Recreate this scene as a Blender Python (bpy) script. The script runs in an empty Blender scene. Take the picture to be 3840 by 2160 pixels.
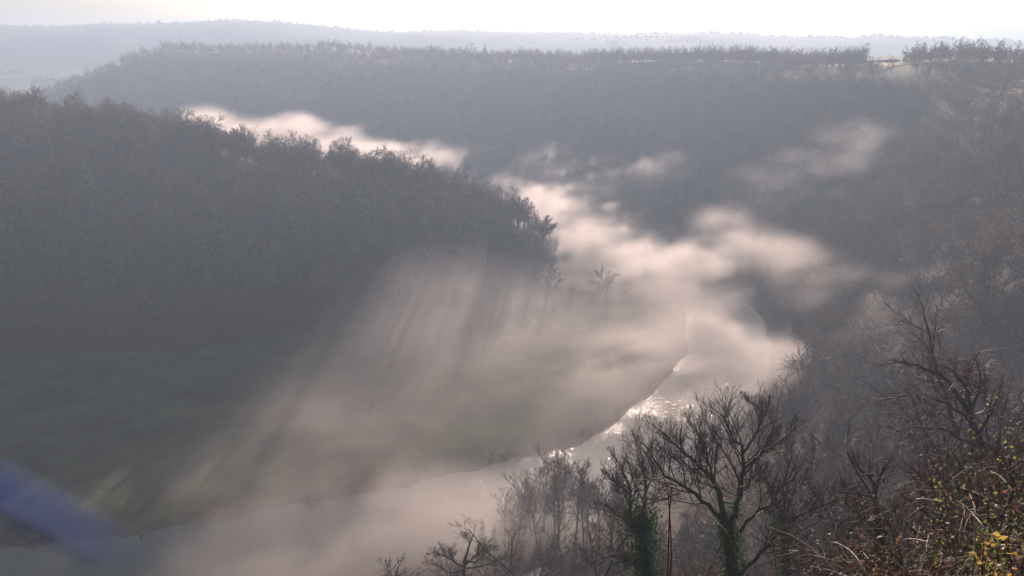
import bpy, math, random
import numpy as np
from mathutils import Vector

random.seed(7)
RS = np.random.RandomState(11)
sc = bpy.context.scene
col = sc.collection

# ------------------------------------------------------------------ camera geometry
PW, PH, F = 1024.0, 576.0, 788.0
PITCH = math.radians(17.1)
CZ = 120.0
CP, SP = math.cos(PITCH), math.sin(PITCH)
SUN_EL, SUN_AZ = math.radians(15.5), math.radians(8.5)      # azimuth clockwise from +Y


def ray(u, v):
    a, b = (u - PW / 2) / F, (PH / 2 - v) / F
    return np.array([a, CP + b * SP, -SP + b * CP])


def at_z(u, v, z=0.0):
    d = ray(u, v)
    t = (z - CZ) / d[2]
    return np.array([d[0] * t, d[1] * t])


def at_r(u, v, r):
    d = ray(u, v)
    t = r / d[1]
    return np.array([d[0] * t, r, CZ + d[2] * t])


# ------------------------------------------------------------------ value noise
def lattice(seed, n=64):
    return np.random.RandomState(seed).rand(n, n, n).astype(np.float32)


_LAT = lattice(3)


def vnoise(x, y, z):
    xi, yi, zi = np.floor(x).astype(int), np.floor(y).astype(int), np.floor(z).astype(int)
    fx, fy, fz = x - xi, y - yi, z - zi
    fx, fy, fz = [f * f * (3 - 2 * f) for f in (fx, fy, fz)]
    n = 64
    def L(a, b, c):
        return _LAT[(xi + a) % n, (yi + b) % n, (zi + c) % n]
    c00 = L(0, 0, 0) * (1 - fx) + L(1, 0, 0) * fx
    c10 = L(0, 1, 0) * (1 - fx) + L(1, 1, 0) * fx
    c01 = L(0, 0, 1) * (1 - fx) + L(1, 0, 1) * fx
    c11 = L(0, 1, 1) * (1 - fx) + L(1, 1, 1) * fx
    return (c00 * (1 - fy) + c10 * fy) * (1 - fz) + (c01 * (1 - fy) + c11 * fy) * fz


def fbm(x, y, z, octaves=4, gain=0.5):
    s, a, t = 0.0, 1.0, 0.0
    for o in range(octaves):
        k = 2.03 ** o
        s = s + a * vnoise(x * k + 7.3 * o, y * k + 3.1 * o, z * k + 11.7 * o)
        t += a
        a *= gain
    return s / t


def sstep(a, b, x):
    t = np.clip((x - a) / (b - a), 0, 1)
    return t * t * (3 - 2 * t)


# ------------------------------------------------------------------ terrain
def spline(pts, k=6):
    pts = np.array(pts, float)
    out = []
    n = len(pts)
    for i in range(n - 1):
        p0, p1, p2, p3 = pts[max(i - 1, 0)], pts[i], pts[i + 1], pts[min(i + 2, n - 1)]
        for j in range(k):
            t = j / k
            out.append(0.5 * (2 * p1 + (p2 - p0) * t + (2 * p0 - 5 * p1 + 4 * p2 - p3) * t * t + (3 * p1 - p0 - 3 * p2 + p3) * t ** 3))
    out.append(pts[-1])
    return np.array(out)


# the inner bank as seen, then the river's middle half a width further out
bank_px = [(60, 543), (180, 527), (302, 505), (421, 483), (480, 469), (576, 445), (644, 399), (682, 358), (688, 322), (672, 288), (640, 262), (600, 242), (560, 227)]
HALF_W = 17.0
_b = spline([at_z(*p) for p in bank_px], 4)
_t = np.gradient(_b, axis=0)
_t /= np.linalg.norm(_t, axis=1, keepdims=True)
_c = (_b + np.stack([_t[:, 1], -_t[:, 0]], 1) * HALF_W)[::4]
river_pts = [(-420, 110), (-260, 140)] + [tuple(p) for p in _c] + [(-20, 640), (-120, 695), (-260, 740), (-430, 790), (-640, 880), (-1000, 1000), (-1500, 1150)]
RIV = spline(river_pts, 5)


def seg_dist(P, poly):
    """distance to a polyline, position along it (0..n) and the side (+1 = outer bank)"""
    P = np.asarray(P, float).reshape(-1, 2)
    best = np.full(len(P), 1e18)
    tt = np.zeros(len(P))
    side = np.zeros(len(P))
    for i in range(len(poly) - 1):
        a, b = poly[i], poly[i + 1]
        ab = b - a
        L2 = ab @ ab
        ap = P - a
        t = np.clip((ap @ ab) / L2, 0, 1)
        q = ap - t[:, None] * ab
        d2 = (q * q).sum(1)
        m = d2 < best
        best[m] = d2[m]
        tt[m] = i + t[m]
        cr = ab[0] * ap[:, 1] - ab[1] * ap[:, 0]
        side[m] = np.where(cr[m] < 0, 1, -1)
    return np.sqrt(best), tt, side


def idw(P, sites, vals, p=3.0):
    sites = np.array(sites, float)
    vals = np.array(vals, float)
    num = np.zeros(len(P))
    den = np.zeros(len(P))
    for s, v in zip(sites, vals):
        w = 1.0 / (((P - s) ** 2).sum(1) + 400.0) ** (p / 2)
        num += w * v
        den += w
    return num / den


# the plateau edge opposite: picture column, ground line, distance
edge = [(-60, 150, 1300), (20, 112, 1250), (60, 96, 1250), (100, 78, 1230), (130, 62, 1210), (165, 50, 1180), (240, 50, 1140), (320, 51, 1100), (380, 55, 1060), (420, 60, 1000), (480, 63, 950), (550, 64, 890), (620, 65, 820), (700, 66, 750), (770, 67, 690), (830, 68, 640), (880, 68, 600), (930, 67, 560), (1000, 68, 520), (1070, 70, 480)]
P_sites, P_vals, W_sites, W_vals = [], [], [], []
for u, v, r in edge:
    q = at_r(u, v, r)
    P_sites.append(q[:2]); P_vals.append(q[2])
    d = seg_dist([q[:2]], RIV)[0][0] - HALF_W
    W_sites.append(q[:2]); W_vals.append(d * (0.8 if u > 400 else 0.9))
for x, y, z in [(230, 350, 97), (310, 260, 108), (260, 120, 116), (120, 10, 121), (0, -30, 126), (-60, -10, 122), (-200, -40, 118), (-400, -30, 110)]:
    P_sites.append((x, y)); P_vals.append(z)
for x, y, w in [(-60, 40, 140), (-15, 25, 152), (0, 0, 168), (17, 60, 222), (9, 14, 190), (50, 100, 196), (98, 150, 205), (163, 250, 128), (230, 350, 140), (130, 10, 240), (-200, 0, 110), (-400, 0, 90)]:
    W_sites.append((x, y)); W_vals.append(w)

# wooded spur on the inside of the bend: crest column, ground line, distance, half width
spur = [(-260, 96, 480, 195), (-120, 104, 475, 200), (0, 118, 470, 205), (60, 128, 470, 195), (120, 139, 458, 180), (180, 151, 446, 160), (250, 168, 434, 138), (330, 177, 428, 114),
        (400, 187, 424, 98), (455, 201, 424, 74), (495, 215, 426, 48), (518, 228, 428, 26)]
SP_xy = spline([at_r(u, v, r)[:2] for u, v, r, w in spur], 4)
SP_z = np.interp(np.linspace(0, len(spur) - 1, len(SP_xy)), range(len(spur)), [at_r(u, v, r)[2] for u, v, r, w in spur])
SP_w = np.interp(np.linspace(0, len(spur) - 1, len(SP_xy)), range(len(spur)), [w for u, v, r, w in spur])

ridge = [(-300, 20), (0, 27), (75, 26), (100, 24), (140, 26), (200, 23), (250, 23), (320, 28), (370, 33), (400, 35), (450, 33), (520, 34), (600, 35), (720, 33), (780, 37), (850, 38), (870, 36), (960, 39), (1024, 42), (1300, 44)]
RR = 2400.0
ridge_x = [at_r(u, v, RR)[0] for u, v in ridge]
ridge_z = [at_r(u, v, RR)[2] for u, v in ridge]


def height(x, y):
    x = np.asarray(x, float); y = np.asarray(y, float)
    shp = x.shape
    P = np.stack([x.ravel(), y.ravel()], 1)
    d, t, side = seg_dist(P, RIV)
    dr = d - HALF_W + (fbm(P[:, 0] / 11, P[:, 1] / 11, P[:, 0] * 0 + 31, 3) - .5) * 7 * sstep(40, 14, d)
    Pz = idw(P, P_sites, P_vals)
    Ww = idw(P, W_sites, W_vals, 3.5)
    near_cam = np.exp(-((P[:, 0] - 20) ** 2 + (P[:, 1] - 60) ** 2) / 150.0 ** 2)
    pw = 1.12 + 0.5 * near_cam
    s = np.clip(dr / Ww, 0, 4)
    prof = np.where(s < 0.9, s ** pw, 0.0)
    s9 = 0.9 ** pw
    prof = np.where(s >= 0.9, s9 + (1.03 - s9) * (1 - np.exp(-(s - 0.9) * 7.5 * pw * 0.6)), prof)
    outer = 2.0 * sstep(0, 8, dr) + prof * (Pz - 2)
    outer += (fbm(P[:, 0] / 60, P[:, 1] / 60, P[:, 0] * 0, 4) - 0.5) * 9 * sstep(20, 90, dr) * sstep(25, 120, np.hypot(P[:, 0], P[:, 1]))
    # the steep wooded shoulder just below the viewpoint
    rr0 = np.hypot(P[:, 0], P[:, 1])
    kk = P[:, 0] / np.maximum(P[:, 1], 0.5)
    kk = np.where(P[:, 1] < 0.5, np.sign(P[:, 0]) * 2, kk)
    dR = np.interp(rr0, [0, 3, 6, 10, 15, 20, 30, 40, 50, 60, 80, 100, 130], [6, 7.5, 8.6, 10, 10.5, 10.2, 10.5, 15, 19, 17, 10, 3, 0])
    dL = np.interp(rr0, [0, 3, 6, 10], [6, 4, 2, 0])
    kb = sstep(-0.1, 0.25, kk) * sstep(2.2, 1.2, kk)
    outer = outer + dR * kb + dL * (1 - kb)
    inner = 2.2 * sstep(0, 10, dr) + 0.8 * fbm(P[:, 0] / 30, P[:, 1] / 30, P[:, 0] * 0 + 5, 3) * sstep(5, 30, dr)
    ds, ts, sd = seg_dist(P, SP_xy)
    hz = np.interp(ts, range(len(SP_z)), SP_z)
    hw = np.interp(ts, range(len(SP_w)), SP_w)
    k = np.clip(1 - ds / hw, 0, 1)
    sp = hz * (1 - (1 - k) ** 1.35) * sstep(0, 0.16, k)
    sp += (fbm(P[:, 0] / 45, P[:, 1] / 45, P[:, 0] * 0 + 9, 3) - 0.5) * 7 * sstep(0, .4, k)
    inner = inner + np.maximum(sp, 0) * sstep(4, 40, dr)
    z = np.where(side > 0, outer, inner)
    z = np.where(dr < 0, -2.0 * sstep(0, -8, dr), z)
    # far country
    r = np.hypot(P[:, 0], P[:, 1])
    yy = np.maximum(P[:, 1], 1.0)
    rx = P[:, 0] * RR / np.maximum(yy, 600)
    rz = np.interp(rx, ridge_x, ridge_z)
    q = sstep(1500, RR, yy)
    far = 34 + 12 * (fbm(P[:, 0] / 420, P[:, 1] / 420, P[:, 0] * 0 + 2, 3) - .5) * 2 + (rz - 34) * (0.35 * sstep(1400, 2300, yy) + 0.65 * q ** 1.6)
    far = far + 16 * (fbm(P[:, 0] / 300, P[:, 1] / 300, P[:, 0] * 0 + 21, 3) - .5) * sstep(1400, 2000, yy) * sstep(RR, RR - 500, yy)
    far = np.where(yy > RR, rz - (yy - RR) * 0.03, far)
    m = sstep(1280, 1650, r) * sstep(200, 900, P[:, 1])
    z = z * (1 - m) + far * m
    return z.reshape(shp)


def H1(x, y):
    return float(height(np.array([x]), np.array([y]))[0])


def hit(u, v, r0=20.0, r1=3000.0):
    d = ray(u, v)
    rr = np.exp(np.linspace(math.log(r0), math.log(r1), 700))
    t = rr / d[1]
    g = height(d[0] * t, rr)
    z = CZ + d[2] * t
    i = int(np.argmax(z < g))
    return np.array([d[0] * t[i], rr[i], g[i]]) if z[i] < g[i] else None


# ------------------------------------------------------------------ materials
def new_mat(name):
    m = bpy.data.materials.new(name)
    m.use_nodes = True
    nt = m.node_tree
    b = nt.nodes.get('Principled BSDF')
    return m, nt, b


def N(nt, kind, **kw):
    n = nt.nodes.new(kind)
    for k, v in kw.items():
        setattr(n, k, v)
    return n


def mixrgb(nt, fac, a, b):
    n = nt.nodes.new('ShaderNodeMix')
    n.data_type = 'RGBA'
    for i, val in ((0, fac), (6, a), (7, b)):
        if hasattr(val, 'is_output') or isinstance(val, bpy.types.NodeSocket):
            nt.links.new(val, n.inputs[i])
        elif i == 0:
            n.inputs[0].default_value = val
        else:
            n.inputs[i].default_value = (*val, 1)
    return n.outputs[2]


def noise_fac(nt, scale, lo, hi, detail=4, coord='Object', dist=0.0):
    tc = N(nt, 'ShaderNodeTexCoord')
    nz = N(nt, 'ShaderNodeTexNoise')
    nz.inputs['Scale'].default_value = scale
    nz.inputs['Detail'].default_value = detail
    nz.inputs['Distortion'].default_value = dist
    nt.links.new(tc.outputs[coord], nz.inputs['Vector'])
    mr = N(nt, 'ShaderNodeMapRange')
    mr.inputs[1].default_value = lo
    mr.inputs[2].default_value = hi
    nt.links.new(nz.outputs['Fac'], mr.inputs[0])
    return mr.outputs[0], nz


def simple(name, c1, c2, scale=3.0, rough=0.85, spec=0.3, vary=0.0, trans=0.0):
    m, nt, b = new_mat(name)
    f, nz = noise_fac(nt, scale, 0.35, 0.65)
    c = mixrgb(nt, f, c1, c2)
    if vary:
        oi = N(nt, 'ShaderNodeObjectInfo')
        hs = N(nt, 'ShaderNodeHueSaturation')
        mr = N(nt, 'ShaderNodeMapRange')
        mr.inputs[3].default_value = 1 - vary
        mr.inputs[4].default_value = 1 + vary
        nt.links.new(oi.outputs['Random'], mr.inputs[0])
        nt.links.new(mr.outputs[0], hs.inputs['Value'])
        mr2 = N(nt, 'ShaderNodeMapRange')
        mr2.inputs[3].default_value = 0.5 - vary * 0.03
        mr2.inputs[4].default_value = 0.5 + vary * 0.05
        nt.links.new(oi.outputs['Random'], mr2.inputs[0])
        nt.links.new(mr2.outputs[0], hs.inputs['Hue'])
        nt.links.new(c, hs.inputs['Color'])
        c = hs.outputs['Color']
    nt.links.new(c, b.inputs['Base Color'])
    b.inputs['Roughness'].default_value = rough
    b.inputs['Specular IOR Level'].default_value = spec
    if trans:
        tr = N(nt, 'ShaderNodeBsdfTranslucent')
        nt.links.new(c, tr.inputs['Color'])
        mx = N(nt, 'ShaderNodeMixShader')
        mx.inputs[0].default_value = trans
        nt.links.new(b.outputs[0], mx.inputs[1])
        nt.links.new(tr.outputs[0], mx.inputs[2])
        out = nt.nodes['Material Output']
        nt.links.new(mx.outputs[0], out.inputs['Surface'])
    return m


M = {}
M['bark'] = simple('bark_dark', (0.030, 0.024, 0.020), (0.085, 0.070, 0.056), 6, 0.8, 0.35, 0.2)
M['moss'] = simple('bark_mossy', (0.028, 0.040, 0.014), (0.075, 0.085, 0.03), 4, 0.9, 0.2, 0.15)
M['twig'] = simple('twig_brown', (0.045, 0.030, 0.025), (0.105, 0.068, 0.052), 1.2, 0.65, 0.4, 0.25)
M['twig_red'] = simple('twig_red', (0.095, 0.045, 0.032), (0.18, 0.085, 0.055), 0.8, 0.65, 0.4, 0.25)
M['twig_grey'] = simple('twig_grey', (0.10, 0.09, 0.075), (0.2, 0.17, 0.14), 1.2, 0.6, 0.5, 0.15)
M['twig_far'] = simple('twig_far', (0.070, 0.052, 0.040), (0.25, 0.14, 0.075), 0.04, 0.9, 0.1, 0.4)
M['twig_russet'] = simple('twig_russet', (0.13, 0.070, 0.040), (0.36, 0.185, 0.09), 0.05, 0.9, 0.1, 0.35)
M['ivy'] = simple('ivy_leaf', (0.018, 0.050, 0.012), (0.05, 0.11, 0.025), 5, 0.75, 0.12, 0.1, 0.25)
M['needle'] = simple('needles', (0.035, 0.080, 0.036), (0.13, 0.18, 0.075), 0.7, 0.8, 0.2, 0.3, 0.15)
M['leaf_green'] = simple('leaf_yellow_green', (0.13, 0.19, 0.025), (0.28, 0.31, 0.06), 9, 0.5, 0.4, 0, 0.55)
M['leaf_yellow'] = simple('leaf_yellow', (0.38, 0.25, 0.04), (0.52, 0.36, 0.07), 9, 0.5, 0.4, 0, 0.5)
M['leaf_dry'] = simple('leaf_dry', (0.07, 0.04, 0.025), (0.22, 0.12, 0.065), 9, 0.8, 0.3, 0, 0.4)
M['leaf_dark'] = simple('leaf_bramble', (0.02, 0.035, 0.018), (0.06, 0.085, 0.04), 12, 0.6, 0.25, 0, 0.15)
M['cane_red'] = simple('cane_red', (0.10, 0.03, 0.022), (0.17, 0.06, 0.04), 30, 0.5, 0.4)
M['cane_pale'] = simple('cane_pale', (0.30, 0.26, 0.22), (0.5, 0.44, 0.38), 30, 0.5, 0.5)
M['wall'] = simple('wall_white', (0.62, 0.60, 0.56), (0.8, 0.78, 0.74), 2, 0.8)
M['roof'] = simple('roof_slate', (0.22, 0.22, 0.23), (0.36, 0.36, 0.37), 4, 0.35, 0.6)
M['roof_pale'] = simple('roof_metal_pale', (0.5, 0.5, 0.5), (0.65, 0.64, 0.62), 3, 0.25, 0.8)
M['glass'] = simple('window_dark', (0.02, 0.02, 0.025), (0.05, 0.05, 0.06), 4, 0.1, 0.7)
M['wood'] = simple('fence_wood', (0.12, 0.10, 0.08), (0.2, 0.17, 0.14), 8, 0.85)
M['cord'] = simple('cord_blue', (0.003, 0.065, 0.40), (0.005, 0.085, 0.48), 400, 0.6, 0.3)


def ground_material():
    m, nt, b = new_mat('ground')
    at = N(nt, 'ShaderNodeAttribute')
    at.attribute_name = 'cover'
    sep = N(nt, 'ShaderNodeSeparateColor')
    nt.links.new(at.outputs['Color'], sep.inputs[0])
    f1, _ = noise_fac(nt, 0.6, 0.3, 0.7, 8)
    litter = mixrgb(nt, f1, (0.035, 0.025, 0.018), (0.085, 0.056, 0.036))
    f2, _ = noise_fac(nt, 0.06, 0.35, 0.65, 8, dist=0.6)
    grass = mixrgb(nt, f2, (0.034, 0.040, 0.017), (0.092, 0.096, 0.038))
    tc = N(nt, 'ShaderNodeTexCoord')
    vo = N(nt, 'ShaderNodeTexVoronoi')
    vo.inputs['Scale'].default_value = 0.0065
    nt.links.new(tc.outputs['Object'], vo.inputs['Vector'])
    cr = N(nt, 'ShaderNodeValToRGB')
    e = cr.color_ramp.elements
    e[0].color = (0.045, 0.06, 0.03, 1)
    e[1].color = (0.32, 0.30, 0.16, 1)
    for p, c in ((0.3, (0.10, 0.13, 0.05, 1)), (0.55, (0.16, 0.19, 0.08, 1)), (0.78, (0.15, 0.11, 0.08, 1))):
        q = e.new(p)
        q.color = c
    s2 = N(nt, 'ShaderNodeSeparateColor')
    nt.links.new(vo.outputs['Color'], s2.inputs[0])
    nt.links.new(s2.outputs[0], cr.inputs[0])
    c = mixrgb(nt, sep.outputs[0], litter, grass)
    c = mixrgb(nt, sep.outputs[1], c, cr.outputs[0])
    c = mixrgb(nt, sep.outputs[2], c, (0.42, 0.38, 0.20))
    nt.links.new(c, b.inputs['Base Color'])
    b.inputs['Roughness'].default_value = 0.95
    b.inputs['Specular IOR Level'].default_value = 0.15
    bp = N(nt, 'ShaderNodeBump')
    bp.inputs['Distance'].default_value = 0.4
    bp.inputs['Strength'].default_value = 0.7
    f3, nz = noise_fac(nt, 0.9, 0, 1, 8)
    nt.links.new(f3, bp.inputs['Height'])
    nt.links.new(bp.outputs[0], b.inputs['Normal'])
    return m


def water_material():
    m, nt, b = new_mat('water')
    b.inputs['Base Color'].default_value = (0.03, 0.04, 0.04, 1)
    b.inputs['Roughness'].default_value = 0.07
    b.inputs['IOR'].default_value = 1.33
    tc = N(nt, 'ShaderNodeTexCoord')
    mp = N(nt, 'ShaderNodeMapping')
    mp.inputs['Scale'].default_value = (1.0, 0.6, 1.0)
    nt.links.new(tc.outputs['Object'], mp.inputs[0])
    hs = []
    for sc_, w in ((0.9, 1.0), (2.6, 0.35)):
        nz = N(nt, 'ShaderNodeTexNoise')
        nz.inputs['Scale'].default_value = sc_
        nz.inputs['Detail'].default_value = 5
        nz.inputs['Distortion'].default_value = 0.8
        nt.links.new(mp.outputs[0], nz.inputs['Vector'])
        mu = N(nt, 'ShaderNodeMath', operation='MULTIPLY')
        mu.inputs[1].default_value = w
        nt.links.new(nz.outputs['Fac'], mu.inputs[0])
        hs.append(mu.outputs[0])
    ad = N(nt, 'ShaderNodeMath', operation='ADD')
    nt.links.new(hs[0], ad.inputs[0])
    nt.links.new(hs[1], ad.inputs[1])
    # ruffled water in the riffle, smooth elsewhere
    nz = N(nt, 'ShaderNodeTexNoise')
    nz.inputs['Scale'].default_value = 0.035
    nt.links.new(tc.outputs['Object'], nz.inputs['Vector'])
    mr = N(nt, 'ShaderNodeMapRange')
    mr.inputs[1].default_value = 0.4
    mr.inputs[2].default_value = 0.6
    mr.inputs[3].default_value = 0.35
    mr.inputs[4].default_value = 1.0
    nt.links.new(nz.outputs['Fac'], mr.inputs[0])
    bp = N(nt, 'ShaderNodeBump')
    bp.inputs['Distance'].default_value = 0.15
    nt.links.new(mr.outputs[0], bp.inputs['Strength'])
    nt.links.new(ad.outputs[0], bp.inputs['Height'])
    nt.links.new(bp.outputs[0], b.inputs['Normal'])
    return m


M['ground'] = ground_material()
M['water'] = water_material()


# ------------------------------------------------------------------ object helpers
def mesh_from(name, verts, faces, mat, smooth=False):
    """faces: list of (k x n) int arrays with n = 3 or 4"""
    verts = np.asarray(verts, np.float32).reshape(-1, 3)
    me = bpy.data.meshes.new(name)
    me.vertices.add(len(verts))
    me.vertices.foreach_set('co', verts.ravel())
    faces = [np.asarray(f, np.int32) for f in faces if len(f)]
    loops = np.concatenate([f.ravel() for f in faces])
    tot = np.concatenate([np.full(len(f), f.shape[1], np.int32) for f in faces])
    start = np.concatenate([[0], np.cumsum(tot)[:-1]]).astype(np.int32)
    me.loops.add(len(loops))
    me.loops.foreach_set('vertex_index', loops)
    me.polygons.add(len(tot))
    me.polygons.foreach_set('loop_start', start)
    me.polygons.foreach_set('loop_total', tot)
    if smooth:
        me.polygons.foreach_set('use_smooth', np.ones(len(tot), bool))
    me.materials.append(mat)
    me.update(calc_edges=True)
    return me


def obj(name, me, parent=None, loc=None):
    o = bpy.data.objects.new(name, me)
    col.objects.link(o)
    if parent is not None:
        o.parent = parent
    if loc is not None:
        o.location = loc
    return o


def tag(o, label=None, cat=None, group=None, kind=None):
    for k, v in (('label', label), ('category', cat), ('group', group), ('kind', kind)):
        if v:
            o[k] = v
    return o


def empty(name, loc, label, cat, group=None, rz=0.0, s=1.0):
    o = obj(name, None, None, loc)
    o.rotation_euler = (0, 0, rz)
    o.scale = (s, s, s) if not isinstance(s, tuple) else s
    o.empty_display_size = 0.2
    return tag(o, label, cat, group)


class Geo:
    """collects tubes, quads and boxes into one mesh"""
    def __init__(self):
        self.v, self.q, self.t, self.n = [], [], [], 0

    def add(self, v, q=None, t=None):
        v = np.asarray(v, np.float32).reshape(-1, 3)
        if q is not None and len(q):
            self.q.append(np.asarray(q) + self.n)
        if t is not None and len(t):
            self.t.append(np.asarray(t) + self.n)
        self.v.append(v)
        self.n += len(v)

    def tubes(self, pts, rad, sides):
        B, n, _ = pts.shape
        if B == 0:
            return
        tan = np.gradient(pts, axis=1)
        tan /= np.linalg.norm(tan, axis=2, keepdims=True) + 1e-9
        ref = np.where(np.abs(tan[:, :1, 2:3]) > 0.9, np.array([1.0, 0, 0]), np.array([0, 0, 1.0]))
        a = np.cross(tan, np.broadcast_to(ref, tan.shape))
        a /= np.linalg.norm(a, axis=2, keepdims=True) + 1e-9
        b = np.cross(tan, a)
        ph = np.arange(sides) * 2 * math.pi / sides
        ring = pts[:, :, None, :] + rad[:, :, None, None] * (np.cos(ph)[None, None, :, None] * a[:, :, None, :] + np.sin(ph)[None, None, :, None] * b[:, :, None, :])
        idx = np.arange(B * n * sides).reshape(B, n, sides)
        nx = np.roll(idx, -1, axis=2)
        q = np.stack([idx[:, :-1], nx[:, :-1], nx[:, 1:], idx[:, 1:]], -1).reshape(-1, 4)
        self.add(ring.reshape(-1, 3), q)

    def blades(self, pts, width, rng):
        """flat tapered twigs, random facing"""
        B, n, _ = pts.shape
        if B == 0:
            return
        tan = pts[:, -1] - pts[:, 0]
        rv = rng.normal(size=(B, 3))
        side = np.cross(tan, rv)
        side /= np.linalg.norm(side, axis=1, keepdims=True) + 1e-9
        side = side[:, None, :] * width[:, None, None] * 0.5
        taper = np.linspace(1, 0.25, n)[None, :, None]
        ring = np.stack([pts - side * taper, pts + side * taper], 2)
        idx = np.arange(B * n * 2).reshape(B, n, 2)
        q = np.stack([idx[:, :-1, 0], idx[:, :-1, 1], idx[:, 1:, 1], idx[:, 1:, 0]], -1).reshape(-1, 4)
        self.add(ring.reshape(-1, 3), q)

    def leaves(self, c, size, rng, flat=0.0):
        """leaf quads at centres c; a kinked diamond of two triangles pairs"""
        n = len(c)
        d = rng.normal(size=(n, 3))
        d[:, 2] -= flat
        d /= np.linalg.norm(d, axis=1, keepdims=True)
        s = np.cross(d, rng.normal(size=(n, 3)))
        s /= np.linalg.norm(s, axis=1, keepdims=True)
        nm = np.cross(d, s)
        sz = np.asarray(size).reshape(-1, 1)
        v = np.stack([c - d * sz * .5, c + s * sz * .34 + nm * sz * .12 - d * sz * 0.05, c + d * sz * .55, c - s * sz * .34 + nm * sz * .12 - d * sz * 0.05], 1)
        idx = np.arange(n * 4).reshape(n, 4)
        self.add(v.reshape(-1, 3), None, np.concatenate([idx[:, [0, 1, 2]], idx[:, [0, 2, 3]]]))

    def box(self, c, s, rz=0.0):
        x, y, z = np.array(s) / 2.0
        v = np.array([(i, j, k) for i in (-x, x) for j in (-y, y) for k in (-z, z)], float)
        cr, sr = math.cos(rz), math.sin(rz)
        v = np.stack([v[:, 0] * cr - v[:, 1] * sr, v[:, 0] * sr + v[:, 1] * cr, v[:, 2]], 1) + np.array(c)
        self.add(v, [(0, 1, 3, 2), (4, 6, 7, 5), (0, 4, 5, 1), (2, 3, 7, 6), (0, 2, 6, 4), (1, 5, 7, 3)])

    def arrays(self):
        f = []
        if self.q:
            f.append(np.concatenate(self.q))
        if self.t:
            f.append(np.concatenate(self.t))
        return np.concatenate(self.v), f

    def mesh(self, name, mat, smooth=False):
        v, f = self.arrays()
        return mesh_from(name, v, f, mat, smooth)


# ------------------------------------------------------------------ trees
def grow(start, d, L, r0, r1, n, wig, trop, rng):
    B = len(start)
    pts = np.zeros((B, n + 1, 3))
    pts[:, 0] = start
    d = d.copy()
    for j in range(n):
        d = d + rng.normal(size=(B, 3)) * wig
        d[:, 2] += trop
        d /= np.linalg.norm(d, axis=1, keepdims=True)
        pts[:, j + 1] = pts[:, j] + d * (L / n)[:, None]
    f = np.linspace(0, 1, n + 1)[None, :]
    rad = r0[:, None] * (1 - f) + r1[:, None] * f
    return pts, rad


def kids(pts, rad, L, m, f0, f1, a0, a1, lr, rr, rng, shrink=0.5):
    B, n, _ = pts.shape
    i = np.arange(m)[None, :]
    f = f0 + (f1 - f0) * (i + rng.rand(B, m)) / m
    g = f * (n - 1)
    k = np.minimum(g.astype(int), n - 2)
    w = (g - k)[..., None]
    bi = np.arange(B)[:, None]
    p = pts[bi, k] * (1 - w) + pts[bi, k + 1] * w
    tan = pts[bi, k + 1] - pts[bi, k]
    tan /= np.linalg.norm(tan, axis=2, keepdims=True) + 1e-9
    rad_f = rad[bi, k] * (1 - w[..., 0]) + rad[bi, k + 1] * w[..., 0]
    az = 2.4 * i + rng.rand(B, 1) * 6.28 + rng.normal(size=(B, m)) * 0.5
    an = a0 + (a1 - a0) * rng.rand(B, m)
    ref = np.where(np.abs(tan[..., 2:3]) > 0.9, np.array([1.0, 0, 0]), np.array([0, 0, 1.0]))
    a = np.cross(tan, ref)
    a /= np.linalg.norm(a, axis=2, keepdims=True) + 1e-9
    b = np.cross(tan, a)
    d = np.cos(an)[..., None] * tan + np.sin(an)[..., None] * (np.cos(az)[..., None] * a + np.sin(az)[..., None] * b)
    rel = (f - f0) / max(f1 - f0, 1e-6)
    LL = L[:, None] * lr * (1 - shrink * rel) * (0.7 + 0.55 * rng.rand(B, m))
    r = np.minimum(rad_f * rr, rad_f * 0.95)
    return p.reshape(-1, 3), d.reshape(-1, 3), LL.ravel(), r.ravel()


STYLE = {
    'ash':   dict(tr=0.45, n1=8, f=(0.45, 1.0), a1=(0.35, 0.9), l1=1.15, n2=9, a2=(0.5, 1.0), l2=0.5, n3=8, l3=0.46, n4=6, l4=0.55, wig=0.13, trop=0.05, ttrop=0.16, wt=0.06, wide=0.72),
    'oak':   dict(tr=0.35, n1=9, f=(0.4, 1.0), a1=(0.6, 1.35), l1=1.35, n2=10, a2=(0.5, 1.1), l2=0.5, n3=9, l3=0.45, n4=6, l4=0.5, wig=0.2, trop=0.05, ttrop=0.05, wt=0.08, wide=0.95),
    'tall':  dict(tr=0.75, n1=13, f=(0.35, 1.0), a1=(0.5, 1.1), l1=0.5, n2=8, a2=(0.5, 1.0), l2=0.5, n3=8, l3=0.5, n4=6, l4=0.55, wig=0.12, trop=0.05, ttrop=0.08, wt=0.03, wide=0.5),
    'beech': dict(tr=0.5, n1=14, f=(0.25, 1.0), a1=(0.5, 1.2), l1=0.9, n2=9, a2=(0.4, 0.9), l2=0.5, n3=9, l3=0.48, n4=7, l4=0.5, wig=0.1, trop=0.03, ttrop=0.0, wt=0.05, wide=0.78),
}


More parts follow.
